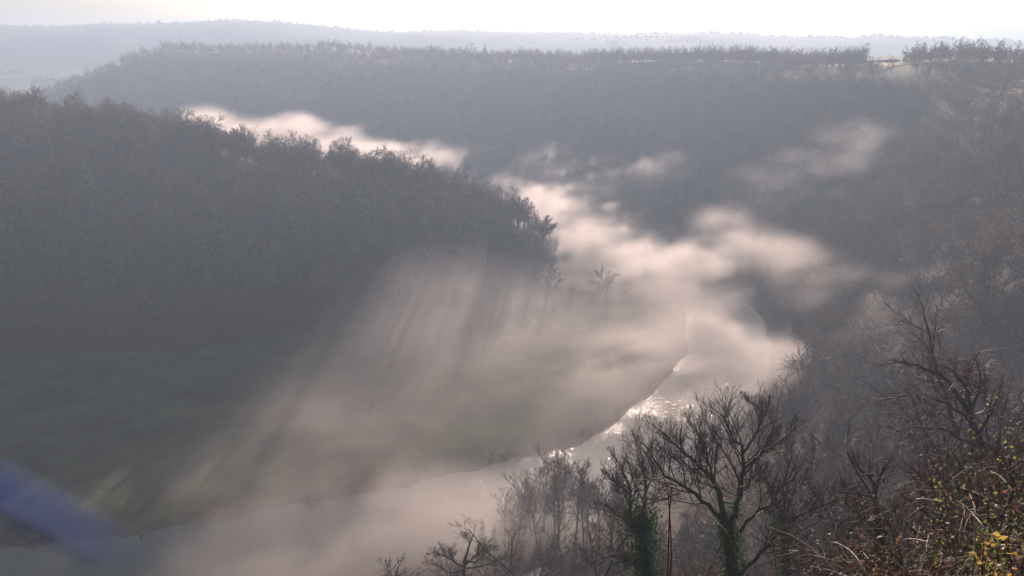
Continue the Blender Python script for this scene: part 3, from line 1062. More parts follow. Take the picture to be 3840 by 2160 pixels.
eu = [e[0] for e in edge]
er = [e[2] for e in edge]
sky = [(167, 38, 1), (175, 40, 1), (183, 38, 2), (191, 39, 2), (200, 42, 0), (207, 41, 1), (218, 43, 0), (228, 44, 2), (238, 44, 1), (250, 45, 0), (262, 44, 1), (278, 45, 2), (288, 43, 0), (298, 44, 1), (308, 43, 2),
       (322, 39, 1), (331, 38, 1), (341, 40, 2), (350, 41, 0), (360, 42, 1), (370, 41, 0), (382, 46, 2), (392, 49, 0), (408, 45, 1), (419, 45, 1), (440, 45, 2), (452, 47, 0), (464, 42, 1), (478, 47, 2),
       (498, 52, 2), (514, 50, 2), (526, 49, 1), (544, 49, 1), (552, 51, 0), (560, 52, 1), (571, 49, 0), (584, 51, 1), (593, 52, 2), (602, 48, 1), (616, 51, 2), (628, 52, 1), (640, 54, 0), (652, 54, 1), (664, 55, 2), (678, 54, 0),
       (693, 53, 1), (705, 55, 0), (714, 53, 2), (729, 52, 1), (741, 55, 2), (754, 52, 1), (768, 53, 0), (782, 51, 1), (796, 50, 1), (808, 55, 2), (818, 54, 0), (827, 56, 1), (848, 57, 0), (860, 53, 2), (906, 60, 2),
       (921, 57, 0), (965, 52, 0), (977, 55, 1), (988, 50, 1), (1012, 51, 0), (1030, 50, 1)]
for uu, vt, k in sky:
    r = float(np.interp(uu, eu, er)) * 1.02
    q = at_r(uu, vt, r)
    z0 = H1(q[0], r)
    h = max(6.0, q[2] - z0)
    left = uu < 400
    place_tree('bare_tree', FARM[(0, 2, 3)[k]], q[0], r, h,
               'small hazy bare tree along the top of the far wooded hill' if left else 'hazy bare tree in the line along the plateau edge across the valley',
               'tree', 'trees along the far hilltop' if left else 'trees along the plateau edge', rng.rand() * 6.28, z0 - .3, 0, 1.2 + .5 * rng.rand())
for uu, vt, r, k, label in [(934, 46, 575, 2, 'largest spreading bare tree on the skyline, beside the pale stubble field'), (1000, 47, 535, 3, 'wide domed bare tree on the skyline near the picture edge')]:
    q = at_r(uu, vt, r)
    place_tree('bare_tree', FIELD[(1, 1, 1, 3)[k]], q[0], r, q[2] - H1(q[0], r), label, 'tree', None, 0.6, None, 0, 1.6)
for uu, vt, label in [(270, 38, 'single dark conifer poking above the far hilltop'), (431, 42, 'pointed pair forming conifer before the distant fields'), (436, 44, 'shorter pointed conifer beside the taller one above the hillside'),
                      (485, 43, 'layered conifer beside the white house on the plateau'), (520, 45, 'thin dark spire of a conifer behind the white house')]:
    r = float(np.interp(uu, eu, er)) * 1.05
    q = at_r(uu, vt, r)
    z0 = H1(q[0], r)
    place_tree('conifer', CON[(0, 1, 2, 3)[int(uu) % 4]], q[0], r, q[2] - z0, label, 'conifer', None, uu, z0)

# ---- distant lines of trees on the fields and along the far ridge
rng = np.random.RandomState(5)
pts, hs = [], []
for x in np.arange(-1700, 2100, 4.5):
    if vnoise(np.array([x / 110.]), np.array([0.5]), np.array([0.2]))[0] > 0.36:
        y = RR - 20 + rng.rand() * 40
        pts.append((x + rng.rand() * 6, y, 0)); hs.append((4 + 10 * rng.rand() ** 1.5) * (.6 + .9 * vnoise(np.array([x / 45.]), np.array([3.5]), np.array([.2]))[0]))
for (u0, v0, u1, v1, r, n, h) in [(-6, 64, 28, 62, 1800, 14, 9), (28, 61, 92, 60, 1650, 34, 13), (92, 60, 124, 58, 1500, 16, 12), (-10, 85, 60, 84, 1450, 22, 10), (420, 50, 520, 52, 1700, 22, 9), (600, 46, 700, 50, 2200, 26, 10),
                                  (700, 55, 820, 52, 1500, 26, 12), (820, 52, 930, 50, 1400, 28, 13), (930, 48, 1040, 44, 1350, 30, 14), (150, 36, 420, 44, 2000, 40, 10), (0, 44, 130, 40, 2050, 22, 9), (560, 40, 720, 41, 2150, 30, 8)]:
    for i in range(n):
        f = (i + rng.rand()) / n
        q = at_r(u0 + (u1 - u0) * f, 60, r + rng.normal() * 12)
        pts.append((q[0], q[1], 0)); hs.append(h * (0.6 + .7 * rng.rand()))
pts = np.array(pts)
pts[:, 2] = height(pts[:, 0], pts[:, 1]) - np.array(hs) * .42
woodland('distant_treeline', pts, hs, 90, 'faint lines of trees on the distant fields and along the far ridge', 26.0, 0.55)


# ------------------------------------------------------------------ buildings, field, fence
def house(name, x, y, z, w, d, hw, hr, rz, label, cat, wall='wall', roof='roof', wins=3, chim=True):
    t = empty(name, (x, y, z), label, cat, None, rz)
    g = Geo()
    v = [(-w / 2, -d / 2, -1), (w / 2, -d / 2, -1), (w / 2, d / 2, -1), (-w / 2, d / 2, -1), (-w / 2, -d / 2, hw), (w / 2, -d / 2, hw), (w / 2, d / 2, hw), (-w / 2, d / 2, hw), (-w / 2, 0, hw + hr), (w / 2, 0, hw + hr)]
    g.add(v, [(0, 1, 5, 4), (1, 2, 6, 5), (2, 3, 7, 6), (3, 0, 4, 7)], [(5, 6, 9), (7, 4, 8)])
    obj('wall', g.mesh('wall', M[wall]), t)
    g = Geo()
    e, k = 0.35, hr / (d / 2)
    for s in (-1, 1):
        a = [(-w / 2 - e, 0, hw + hr + .02), (w / 2 + e, 0, hw + hr + .02), (w / 2 + e, s * (d / 2 + e), hw - e * k + .02), (-w / 2 - e, s * (d / 2 + e), hw - e * k + .02)]
        b = [(p[0], p[1], p[2] + .22) for p in a]
        g.add(a + b, [(0, 1, 2, 3), (4, 7, 6, 5), (0, 4, 5, 1), (1, 5, 6, 2), (2, 6, 7, 3), (3, 7, 4, 0)])
    rf = obj('roof', g.mesh('roof', M[roof]), t)
    if chim:
        g = Geo()
        g.box((w * .32, 0, hw + hr + .5), (.8, .6, 1.6))
        obj('chimney', g.mesh('chimney', M['wall']), rf)
    for i in range(wins):
        for lv in range(2 if hw > 4 else 1):
            g = Geo()
            g.box((-w / 2 + w * (i + .5) / wins, -d / 2 - .02, 1.4 + lv * 2.6), (1.0, .08, 1.2))
            obj('window', g.mesh('window', M['glass']), t)
    return t


def on(u, v_, r):
    q = at_r(u, v_, r)
    return q[0], r, H1(q[0], r)


x, y, z = on(505, 54, 990)
house('house', x, y, z + 0.5, 10, 7, 5.2, 3.0, 0.1, 'small white house gleaming among trees on the plateau', 'house')
x, y, z = on(489, 59, 955)
house('barn', x, y, z + .3, 13, 6, 2.6, 1.6, 0.02, 'long low pale roofed barn below the white house', 'barn', 'wood', 'roof_pale', 4, False)
x, y, z = on(538, 59, 915)
house('shed', x, y, z + .3, 9, 5, 2.4, 1.4, -0.15, 'small pale roofed shed at the wood edge on the plateau', 'shed', 'wood', 'roof_pale', 2, False)
x, y, z = on(614, 41, 2080)
house('farmhouse', x, y, z + 1, 16, 9, 6, 4, 0.2, 'tiny white farmhouse far off on the hazy fields', 'house')
a, b = at_z(531, 575, 9.0), at_z(547, 566.5, 9.0)
dv = (b - a) / np.linalg.norm(b - a)
c0 = b - dv * 6.5
house('riverside_house', c0[0], c0[1], H1(c0[0], c0[1]), 12, 8, 9.0 - 3.0 - H1(c0[0], c0[1]), 3.0, math.atan2(dv[1], dv[0]), 'pale ridged roof of a house by the river at the lower frame edge', 'house', 'wall', 'roof_pale', 3, False)

# the pale stubble field on the plateau with its fence and hedge
q0, q1 = hit(862, 75, 300), hit(902, 74, 300)


def field_patch():
    nu, nv = 40, 24
    cx, rr = at_r(881, 71, 592)[0], 592
    V = []
    for i in range(nu + 1):
        for j in range(nv + 1):
            a = -1 + 2 * i / nu
            b = -1 + 2 * j / nv
            V.append((cx + a * 15.5 * (1 - 0.12 * b), rr + b * 22 + 5 * a))
    V = np.array(V)
    zz = height(V[:, 0], V[:, 1])
    # the field lies on a gentle bank tilted towards the valley
    zz = zz + 0.25
    idx = np.arange((nu + 1) * (nv + 1)).reshape(nu + 1, nv + 1)
    q = np.stack([idx[:-1, :-1], idx[1:, :-1], idx[1:, 1:], idx[:-1, 1:]], -1).reshape(-1, 4)
    M['stubble'] = simple('stubble_field', (0.42, 0.36, 0.18), (0.55, 0.48, 0.26), 0.3, 0.95, 0.1)
    o = obj('field', mesh_from('field', np.column_stack([V, zz]), [q], M['stubble'], True))
    o['kind'] = 'structure'
    # fence along the near edge
    A, B = np.array([cx - 16, rr - 24]), np.array([cx + 15, rr - 17])
    t = empty('field_fence', (A[0], A[1], H1(*A)), 'low post and rail fence along the pale stubble field', 'fence')
    z0 = H1(*A)
    n = 15
    for k in range(n):
        f = k / (n - 1)
        w = A + (B - A) * f
        g = Geo()
        g.box((w[0] - A[0], w[1] - A[1], H1(*w) - z0 + .6), (.2, .2, 1.5))
        obj('post', g.mesh('post', M['wood']), t)
    for hh in (0.5, 1.1):
        fs = np.linspace(0, 1, 30)
        pp = A + (B - A) * fs[:, None]
        pz = height(pp[:, 0], pp[:, 1]) - z0 + hh
        g = Geo()
        g.tubes(np.column_stack([pp - A, pz])[None], np.full((1, 30), 0.07), 4)
        obj('rail', g.mesh('rail', M['wood']), t)
    # clipped hedge along the far edge
    rg = np.random.RandomState(8)
    g = Geo()
    fs = rg.rand(5200)
    A, B = np.array([cx - 17, rr + 24]), np.array([cx + 26, rr + 30])
    pp = A + (B - A) * fs[:, None] + rg.normal(size=(5200, 2)) * .7
    hz = rg.rand(5200) ** .7 * (2.1 + 0.5 * np.sin(fs * 9))
    g.leaves(np.column_stack([pp, height(pp[:, 0], pp[:, 1]) + hz]), np.full(5200, .5), rg)
    tag(obj('hedge', g.mesh('hedge', M['twig_far'])), 'dark clipped hedge behind the pale stubble field', 'hedge')


field_patch()


# ------------------------------------------------------------------ the near slope
def top_tree(name, key, ut, vt, r, ub, style, seed, label, crown='twig', trunk='bark', cat='tree', group=None, thick=2.0, tr=0.02, ivy=None, hi=True, sink=0.3, lean_k=1.0):
    """a single tree standing at distance r with its top where (ut, vt) points"""
    qb = at_r(ub, 560, r)
    xb = qb[0]
    z0 = H1(xb, r)
    qt = at_r(ut, vt, r)
    h = qt[2] - z0
    lean = lean_k * (qt[0] - xb) / h
    T, Cn, path = tree_geo(seed, h, style, lean=(lean, 0), thick=thick, tr=tr, hi=hi)
    t = empty(name, (xb, r, z0 - sink), label, cat, group)
    obj('trunk', T.mesh('trunk', M[trunk], True), t)
    obj('crown', Cn.mesh('crown', M[crown]), t)
    if ivy:
        h0, h1, n, rad, size = ivy
        g = ivy_geo(path, h0 * h, h1 * h, n, rad, size, np.random.RandomState(seed))
        obj('ivy', g.mesh('ivy', M['ivy']), t)
    print(name, label[:30], 'h=%.1f' % h)
    return t


def drawn_tree(name, r, limbs, seed, label, crown='twig', trunk='bark', n2=11, l2=0.46, n3=8, n4=6, thick=2.0, ivy=None, ttrop=0.1, fmin=0.25, wig=0.14):
    """a tree whose trunk and main limbs follow given courses: each limb is (points as column, row; radius at start, radius at end, drift away from the viewer); twigs grow from them"""
    rng = np.random.RandomState(seed)
    q0 = at_r(*limbs[0][0][0], r)
    base = np.array([q0[0], r, H1(q0[0], r)])
    T, Cn = Geo(), Geo()
    P, R, Ls = [], [], []
    for pts, ra, rb, drift in limbs:
        w = np.array([at_r(u, v, r) for u, v in pts]) - base
        seg = np.concatenate([[0], np.cumsum(np.linalg.norm(np.diff(w, axis=0), axis=1))])
        sc_ = 1 + drift * seg / r
        w = (w + base - (0, 0, CZ)) * sc_[:, None] + (0, 0, CZ) - base
        w = spline(w, 8)
        f = np.concatenate([[0], np.cumsum(np.linalg.norm(np.diff(w, axis=0), axis=1))])
        L = f[-1]
        g = np.linspace(0, L, 15)
        w = np.stack([np.interp(g, f, w[:, i]) for i in range(3)], 1)
        w[2:-1] += rng.normal(size=w[2:-1].shape) * L * .006
        P.append(w); R.append(np.linspace(ra, rb * .8, 15) * (1 if len(P) == 0 else .78)); Ls.append(L)
    foot = np.array([np.vstack([[0, 0, -.5], P[0][0] + (0, 0, 0)])])
    P, R, Ls = np.array(P), np.array(R), np.array(Ls)
    T.tubes(np.linspace(foot[:, 0], foot[:, 1], 4, axis=1), np.array([[R[0][0] * 1.5, R[0][0] * 1.2, R[0][0] * 1.05, R[0][0]]]), 10)
    T.tubes(P, R, 9)
    cr = slice(1, None) if len(P) > 1 else slice(0, None)
    st, dd, LL, rr = kids(P[cr], R[cr], Ls[cr], n2, fmin, 1.0, 0.4, 0.95, l2, .5, rng, 0.72)
    # each limb ends in a spray
    p2, q2 = grow(st, dd, LL, rr, rr * .3, 7, wig, .05 + ttrop * .4, rng)
    Cn.tubes(p2, np.maximum(q2, .006 * thick), 5)
    st, dd, LL, rr = kids(p2, q2, LL, n3, .15, 1.0, .5, 1.05, .46, .6, rng)
    p3, q3 = grow(st, dd, LL, rr, rr * .3, 5, wig, ttrop, rng)
    Cn.tubes(p3, np.maximum(q3, .0045 * thick), 3)
    st, dd, LL, rr = kids(p3, q3, LL, n4, .2, 1.0, .4, .95, .55, .6, rng, .3)
    p4, q4 = grow(st, dd, LL, rr, rr * .4, 3, wig, ttrop * 1.2, rng)
    Cn.blades(p4, np.maximum(q4[:, 0] * 2, .008) * thick, rng)
    t = empty(name, tuple(base), label, 'tree')
    obj('trunk', T.mesh('trunk', M[trunk], True), t)
    obj('crown', Cn.mesh('crown', M[crown]), t)
    if ivy:
        g = Geo()
        for li, f0, f1, n, rad, size in ivy:
            k = f0 + (f1 - f0) * rng.rand(n)
            c = np.stack([np.interp(k * 14, np.arange(15), P[li][:, i]) for i in range(3)], 1)
            d = rng.normal(size=(n, 3)); d /= np.linalg.norm(d, axis=1, keepdims=True)
            lump = 0.12 + 1.9 * vnoise(k * 7 + seed, d[:, 0] * 1.3 + 4, d[:, 2] * 1.3 + 4)
            g.leaves(c + d * (rad * lump * (.4 + .6 * rng.rand(n)))[:, None], size * (.6 + .7 * rng.rand(n)), rng, .4)
        obj('ivy', g.mesh('ivy', M['ivy']), t)
    return t


drawn_tree('bare_tree', 48, [
    ([(734, 600), (733, 576), (729, 543), (725, 520)], .62, .42, 0),
    ([(726, 522), (701, 500), (685, 487), (666, 476), (653, 456), (639, 441)], .22, .05, -.4),
    ([(725, 521), (718, 491), (709, 476), (696, 463), (679, 447), (662, 432), (652, 424)], .30, .05, .3),
    ([(727, 530), (737, 505), (741, 490), (742, 467), (741, 448), (729, 428), (722, 416), (711, 407)], .26, .04, -.3),
    ([(742, 455), (757, 430), (762, 416), (755, 405), (745, 399)], .14, .03, .4),
    ([(731, 545), (746, 522), (772, 502), (790, 480), (814, 452)], .22, .04, .5),
    ([(735, 578), (761, 555), (783, 530), (798, 516), (822, 507), (853, 496)], .22, .05, -.5),
    ([(716, 488), (706, 455), (701, 438), (694, 424)], .14, .03, -.6),
    ([(742, 470), (768, 450), (786, 437), (799, 424)], .13, .03, .2)], 514,
    'great dark forked bare tree with mossy trunk against the bright river', trunk='moss', thick=1.7, ttrop=.17, n2=17, n3=11, n4=8, l2=.46, wig=.11, ivy=[(0, .0, 1.0, 2200, 1.05, .22), (1, 0, .12, 120, .4, .16), (3, 0, .2, 300, .6, .18)])
drawn_tree('bare_tree', 56, [
    ([(651, 606), (650, 576), (645, 553), (641, 528)], .5, .34, 0),
    ([(641, 530), (632, 520), (629, 506), (631, 491), (622, 469), (611, 452)], .24, .05, .3),
    ([(640, 530), (624, 519), (609, 511), (594, 508)], .14, .04, -.4),
    ([(641, 528), (645, 498), (646, 476), (640, 450), (634, 440)], .22, .04, -.2),
    ([(645, 494), (655, 470), (662, 452)], .13, .03, .3),
    ([(631, 494), (615, 482), (602, 472)], .12, .03, .2),
    ([(648, 570), (625, 558), (606, 556), (580, 570)], .14, .05, -.5)], 522,
    'bare tree beside the sparkling water with green ivy thick up its trunk', thick=1.7, ttrop=.14, n2=16, n3=11, n4=8, wig=.11, ivy=[(0, 0, 1, 3400, 1.35, .26), (1, 0, .25, 900, 1.2, .24), (3, 0, .3, 900, 1.1, .24), (6, .05, .45, 700, .75, .22)])
drawn_tree('bare_tree', 60, [
    ([(787, 606), (786, 576), (784, 528), (776, 503)], .75, .3, 0),
    ([(776, 505), (770, 487), (762, 470), (752, 455)], .2, .05, .3),
    ([(785, 545), (788, 506), (800, 480), (815, 455)], .2, .05, .2),
    ([(784, 530), (800, 512), (825, 500)], .15, .04, -.3),
    ([(778, 510), (784, 485), (790, 462), (792, 445)], .16, .04, -.2)], 531,
    'bare tree with a dark ivy wrapped trunk behind the great forked tree', thick=2.2, ivy=[(0, 0, .95, 2600, 1.15, .22), (1, 0, .4, 300, .6, .2)])
drawn_tree('bare_tree', 33, [
    ([(891, 590), (888, 567), (879, 537), (876, 510), (875, 487)], .34, .2, 0),
    ([(875, 488), (870, 478), (860, 469), (852, 455)], .12, .03, .2),
    ([(875, 490), (882, 472), (892, 458)], .12, .03, -.2),
    ([(878, 535), (868, 521), (857, 511), (846, 508)], .08, .025, -.3),
    ([(881, 545), (866, 548), (850, 553), (838, 562)], .09, .025, .2),
    ([(877, 520), (890, 510), (905, 498)], .07, .02, .3),
    ([(876, 500), (862, 494), (845, 492), (832, 495)], .08, .02, -.2)], 546,
    'slim dark leaning bare tree with short side branches above the brambles', thick=1.3, n2=10, n3=8, n4=6, l2=.5)
drawn_tree('bare_tree', 60, [
    ([(997, 500), (990, 472), (984, 450), (975, 428), (965, 405)], .6, .3, 0),
    ([(968, 410), (955, 392), (945, 380), (927, 369), (905, 362), (880, 366)], .26, .05, .3),
    ([(972, 420), (968, 395), (957, 376), (942, 366)], .24, .05, -.3),
    ([(984, 450), (960, 438), (935, 428), (905, 430), (880, 440)], .2, .05, -.5),
    ([(978, 435), (990, 412), (998, 395), (1003, 378)], .24, .05, .4),
    ([(975, 425), (950, 405), (922, 395), (890, 398), (862, 405)], .2, .04, .2),
    ([(970, 412), (978, 392), (980, 375), (976, 358)], .2, .04, -.1)], 551,
    'heavy bare tree leaning strongly out over the valley with reddish twigs', crown='twig_red', thick=2.4, n2=14, n3=9, n4=7, ttrop=.0, l2=.36)
top_tree('bare_tree', 0, 1012, 318, 74, 1034, 'beech', 563, 'broad reddish bare tree at the edge of the frame above the slope', crown='twig_red', thick=2.4)
drawn_tree('bare_tree', 366, [
    ([(605, 309), (604.6, 304), (604, 299)], .62, .5, 0),
    ([(604, 300), (602.4, 284), (602, 274), (602.5, 267)], .42, .08, 0),
    ([(604, 300), (607, 292), (609.5, 280), (609.5, 271)], .36, .08, .03),
    ([(605, 301), (612, 299.5), (620, 299.5), (629, 298.5)], .26, .06, -.03),
    ([(614, 299.5), (621, 293), (628, 291)], .16, .05, .02),
    ([(602.7, 289), (596, 284), (590, 284), (586, 286)], .2, .05, .03),
    ([(602.2, 281), (597, 274), (594, 270)], .18, .05, -.02),
    ([(609, 281), (615, 276), (621, 275)], .18, .05, .02)], 702,
    'broad bare tree standing alone on the misty meadow inside the bend', thick=7, n2=10, l2=.42, n3=8, n4=6, ttrop=.06)
drawn_tree('bare_tree', 370, [
    ([(549.8, 303), (549.8, 299), (550, 294)], .42, .36, 0),
    ([(550, 294), (549.8, 284), (551.4, 273), (552.2, 264)], .32, .07, 0),
    ([(550, 298), (554, 289), (557.7, 281), (561, 273)], .28, .07, .03),
    ([(549.9, 283), (546, 278), (543.5, 276.5)], .16, .05, -.03),
    ([(556, 286), (560, 281), (564.5, 279.5)], .16, .05, .02),
    ([(550.8, 277), (555, 271), (558, 268)], .14, .05, -.02)], 703,
    'slender twin stemmed bare tree on the misty meadow beside the round bush', thick=7, n2=10, l2=.4, n3=8, n4=6, ttrop=.06)
drawn_tree('bare_tree', 95, [
    ([(463, 600), (464, 576), (465, 560), (470, 544), (473, 534)], .5, .1, 0),
    ([(463, 566), (454, 562), (450, 554), (440, 546)], .24, .06, .3),
    ([(452, 560), (444, 556), (436, 553), (428, 554)], .16, .05, -.3),
    ([(466, 564), (473, 558), (483, 549), (490, 541)], .24, .06, .3),
    ([(466, 560), (476, 562), (487, 552), (496, 549)], .2, .05, -.4),
    ([(470, 544), (466, 536), (462, 532)], .14, .04, .2),
    ([(463, 570), (450, 572), (438, 566), (425, 562)], .18, .05, .1),
    ([(467, 568), (482, 566), (500, 560), (508, 556)], .18, .05, .1)], 571,
    'dark wide branching bare tree rising from the lower edge before pale mist', thick=3.0, n2=12, l2=.5, n4=7, ttrop=.05)
top_tree('bare_tree', 0, 372, 549, 100, 371, 'beech', 583, 'rounded bare treetop alone at the lower edge in the mist', thick=3.4)
top_tree('bare_tree', 0, 533, 535, 112, 531, 'oak', 592, 'low reddish bare tree beside the pale roof at the lower edge', crown='twig_red', thick=2.6)
top_tree('bare_tree', 0, 577, 496, 72, 588, 'beech', 604, 'dense dark bare tree with drooping branches just past the pale roof', thick=2.4)
top_tree('bare_tree', 0, 452, 548, 120, 448, 'beech', 611, 'small dense bare tree at the lower edge beside the wide branching one', thick=2.6)

for ut, vt in ((482, 519), (494, 523)):
    q = at_r(ut, vt, 162)
    z0 = H1(q[0], 162)
    place_tree('conifer', CON[int(ut) % 4], q[0], 162, q[2] - z0, ('taller' if ut < 490 else 'shorter') + ' of two small dark conifers by the misty river bank', 'conifer', None, ut, z0)

HI = [tree_meshes(('near', i), 700 + i, 15.0, st, thick=2.2, tr=0.016, crown=cr) for i, (st, cr) in enumerate((('beech', 'twig_red'), ('ash', 'twig'), ('tall', 'twig_red'), ('beech', 'twig_red'), ('ash', 'twig_red')))]
rng = np.random.RandomState(23)
for i, (ut, vt, r) in enumerate([(505, 488, 168), (519, 478, 170), (532, 470, 172), (545, 457, 176), (556, 463, 168), (567, 449, 178), (579, 458, 170), (591, 468, 165), (602, 478, 160), (614, 488, 150), (512, 500, 160), (538, 482, 162), (560, 480, 160), (586, 482, 158), (622, 470, 165)]):
    q = at_r(ut, vt, r)
    z0 = H1(q[0], r)
    place_tree('bare_tree', (HI[2], MID[1], HI[1])[i % 3], q[0], r, q[2] - z0, 'thin misty bare tree in the stand on the near river bank', 'tree', 'misty stand on the near river bank', rng.rand() * 6.28, z0)
for i, (ut, vt, r) in enumerate([(855, 296, 165), (872, 328, 152), (830, 343, 168), (905, 320, 150), (926, 306, 156), (946, 288, 166), (976, 298, 150), (792, 388, 185), (800, 352, 195), (780, 372, 205), (812, 384, 142), (835, 370, 132), (870, 384, 116),
                                 (848, 394, 122), (897, 352, 122), (960, 344, 112), (1000, 304, 124), (765, 385, 210), (1015, 270, 170), (990, 262, 180), (890, 295, 185), (915, 280, 195), (960, 262, 200), (935, 262, 215), (1000, 232, 215), (845, 330, 185), (815, 330, 205)]):
    q = at_r(ut, vt, r)
    z0 = H1(q[0], r)
    h = np.clip(q[2] - z0, 9, 24)
    place_tree('bare_tree', (HI[1], MID[5], HI[3], MID[1])[i % 4], q[0], r, h, 'ghostly bare tree fading into mist down the far end of the near slope', 'tree', 'misty trees down the near slope', rng.rand() * 6.28, z0)

sil_u = [340, 420, 480, 520, 560, 600, 640, 700, 760, 800, 850, 900, 950, 1024, 1100]
sil_v = [575, 566, 566, 566, 520, 500, 485, 470, 440, 425, 398, 372, 350, 305, 280]
p = np.vstack([scatter(-4, 80, 56, 110, 5.0, rng), scatter(15, 60, 38, 56, 5.0, rng), scatter(10, 150, 100, 185, 9.0, rng), scatter(10, 34, 26, 40, 6.5, rng), scatter(100, 330, 150, 400, 9.5, rng)])
wood = []
z = height(p[:, 0], p[:, 1])
dr, _, side = seg_dist(p, RIV)
u, v = proj(p, z + 10)
made = 0
order = np.argsort(p[:, 1])
for i in order:
    if side[i] < 0 or dr[i] < 26 or u[i] < 545 or u[i] > 1075:
        continue
    lim = np.interp(u[i], sil_u, sil_v) + 55 * rng.rand() ** 1.5
    if p[i, 1] > 185:
        lim = 0
    if (p[i, 1] < 60 and 560 < u[i] < 840) or (p[i, 1] < 36 and u[i] < 905):
        continue
    h = 9 + 8 * rng.rand()
    for _ in range(12):
        if proj(p[i:i + 1], np.array([z[i] + h]))[1][0] >= lim:
            break
        h *= 0.88
    if h < 4.5:
        continue
    if proj(p[i:i + 1], np.array([z[i] + h]))[1][0] > 600:
        continue
    src = HI[rng.randint(5)] if p[i, 1] < 120 else MID[rng.randint(6)]
    far_side = p[i, 1] > 185
    if far_side or made >= 118:
        wood.append((p[i, 0], p[i, 1], z[i], h))
        continue
    place_tree('bare_tree', src, p[i, 0], p[i, 1], h, 'slender leafless tree packed into the thicket of the near slope', 'tree', 'thicket trees on the near slope', rng.rand() * 6.28, z[i])
    made += 1
wood = np.array(wood)
woodland('valley_side_woodland', wood[:, :3], wood[:, 3] * 1.1, 70, 'misty winter wood down the near slope and along the high valley side', 4.0, 0.9)
print('near fill', made, len(wood))


def undergrowth():
    rng = np.random.RandomState(31)
    p = np.vstack([scatter(-6, 80, 14, 60, 1.7, rng), scatter(-10, 120, 60, 150, 2.4, rng)])
    z = height(p[:, 0], p[:, 1])
    u, v = proj(p, z + 2)
    d, _, side = seg_dist(p, RIV)
    k = (u > 520) & (u < 1060) & (v < 640) & (d > 24)
    p, z = p[k], z[k]
    n = len(p)
    g = Geo()
    st = np.column_stack([p, z - .1])
    st = np.repeat(st, 5, 0) + rng.normal(size=(n * 5, 3)) * (.35, .35, 0)
    sc_ = np.repeat(0.6 + 0.8 * rng.rand(n), 5) * np.where(st[:, 1] > 60, 1.7, np.where((np.repeat(u[k], 5) < 900) & (st[:, 1] < 50), 0.45, 1.0))
    dd = rng.normal(size=(len(st), 3)) * (.5, .5, .1) + (0, 0, 1)
    dd /= np.linalg.norm(dd, axis=1, keepdims=True)
    L = (1.4 + 1.6 * rng.rand(len(st))) * sc_
    p1, q1 = grow(st, dd, L, L * .008, L * .004, 3, 0.15, 0.02, rng)
    g.blades(p1, L * .012 + .006, rng)
    s2 = kids(p1, q1, L, 5, 0.2, 1, 0.4, 1.1, 0.6, .6, rng, 0.3)
    p2, q2 = grow(s2[0], s2[1], s2[2], s2[3], s2[3] * .5, 2, 0.2, 0.02, rng)
    g.blades(p2, s2[2] * .012 + .007, rng)
    s3 = kids(p2, q2, s2[2], 3, 0.2, 1, 0.4, 1.1, 0.6, .6, rng, 0.3)
    p3, q3 = grow(s3[0], s3[1], s3[2], s3[3], s3[3] * .5, 1, 0.2, 0.0, rng)
    g.blades(p3, s3[2] * .014 + .006, rng)
    tag(obj('undergrowth', g.mesh('undergrowth', M['twig'])), 'tangled brown winter undergrowth over the near slope', None, None, 'stuff')
    print('undergrowth', len(p3))


undergrowth()


# ---- shrubs at the lower corner, close to the viewpoint
def bramble(u, r, w, h, n, seed, label, dry=0.3, pale=0.25):
    rng = np.random.RandomState(seed)
    x0 = at_r(u, 540, r)[0]
    z0 = H1(x0, r)
    t = empty('bramble', (x0, r, z0), label, 'bramble')
    xy = rng.normal(size=(n, 2)) * w * .42
    zz = height(x0 + xy[:, 0], r + xy[:, 1]) - z0
    st = np.column_stack([xy, zz])
    dd = np.column_stack([rng.normal(size=(n, 2)) * .7, np.full(n, 1.0)])
    dd /= np.linalg.norm(dd, axis=1, keepdims=True)
    L = h * (0.7 + .9 * rng.rand(n))
    p1, q1 = grow(st, dd, L, np.full(n, .006), np.full(n, .003), 9, 0.12, -0.13, rng)
    k = rng.rand(n) < pale
    for sel, nm, mt in ((~k, 'canes', 'cane_red'), (k, 'dead_canes', 'cane_pale')):
        g = Geo()
        g.tubes(p1[sel], q1[sel], 4)
        s2 = kids(p1[sel], q1[sel], L[sel], 6, 0.25, 1, 0.4, 1.2, 0.3, .6, rng, 0.2)
        p2, q2 = grow(s2[0], s2[1], s2[2], s2[3], s2[3] * .6, 3, .16, -.03, rng)
        g.tubes(p2, np.maximum(q2, .0018), 3)
        obj(nm, g.mesh(nm, M[mt], True), t)
    # leaves along the living canes
    pp = p1[:, 2:].reshape(-1, 3)
    c = pp[rng.randint(len(pp), size=n * 26)] + rng.normal(size=(n * 26, 3)) * .11
    nd = int(len(c) * dry)
    for nm, cc, mt, s in (('leaves', c[nd:], 'leaf_dark', .045), ('dry_leaves', c[:nd], 'leaf_dry', .045)):
        if len(cc):
            g = Geo()
            g.leaves(cc, s * (.6 + .8 * rng.rand(len(cc))), rng, .2)
            obj(nm, g.mesh(nm, M[mt]), t)
    return t


bramble(1005, 12.5, 2.6, 2.3, 90, 801, 'tall tangled bramble behind the yellow-green leafy shrub', .12, .12)
bramble(962, 10.5, 2.0, 1.7, 80, 802, 'bramble tangle with many pale dead canes near the corner', .2, .3)
bramble(1012, 8.2, 1.8, 1.7, 80, 803, 'dark leafy bramble beneath the yellow-green leafy shrub', .12, .12)
bramble(940, 8.0, 1.2, 1.1, 60, 804, 'low bramble with dry brown leaves and pale arching canes', .3, .25)
bramble(985, 6.4, 1.0, 1.0, 60, 805, 'bramble with crinkled tan leaves under the big yellow leaves', .35, .15)
bramble(898, 7.2, 0.5, .75, 22, 806, 'sparse bramble with long pale canes at the lower edge', .4, .3)


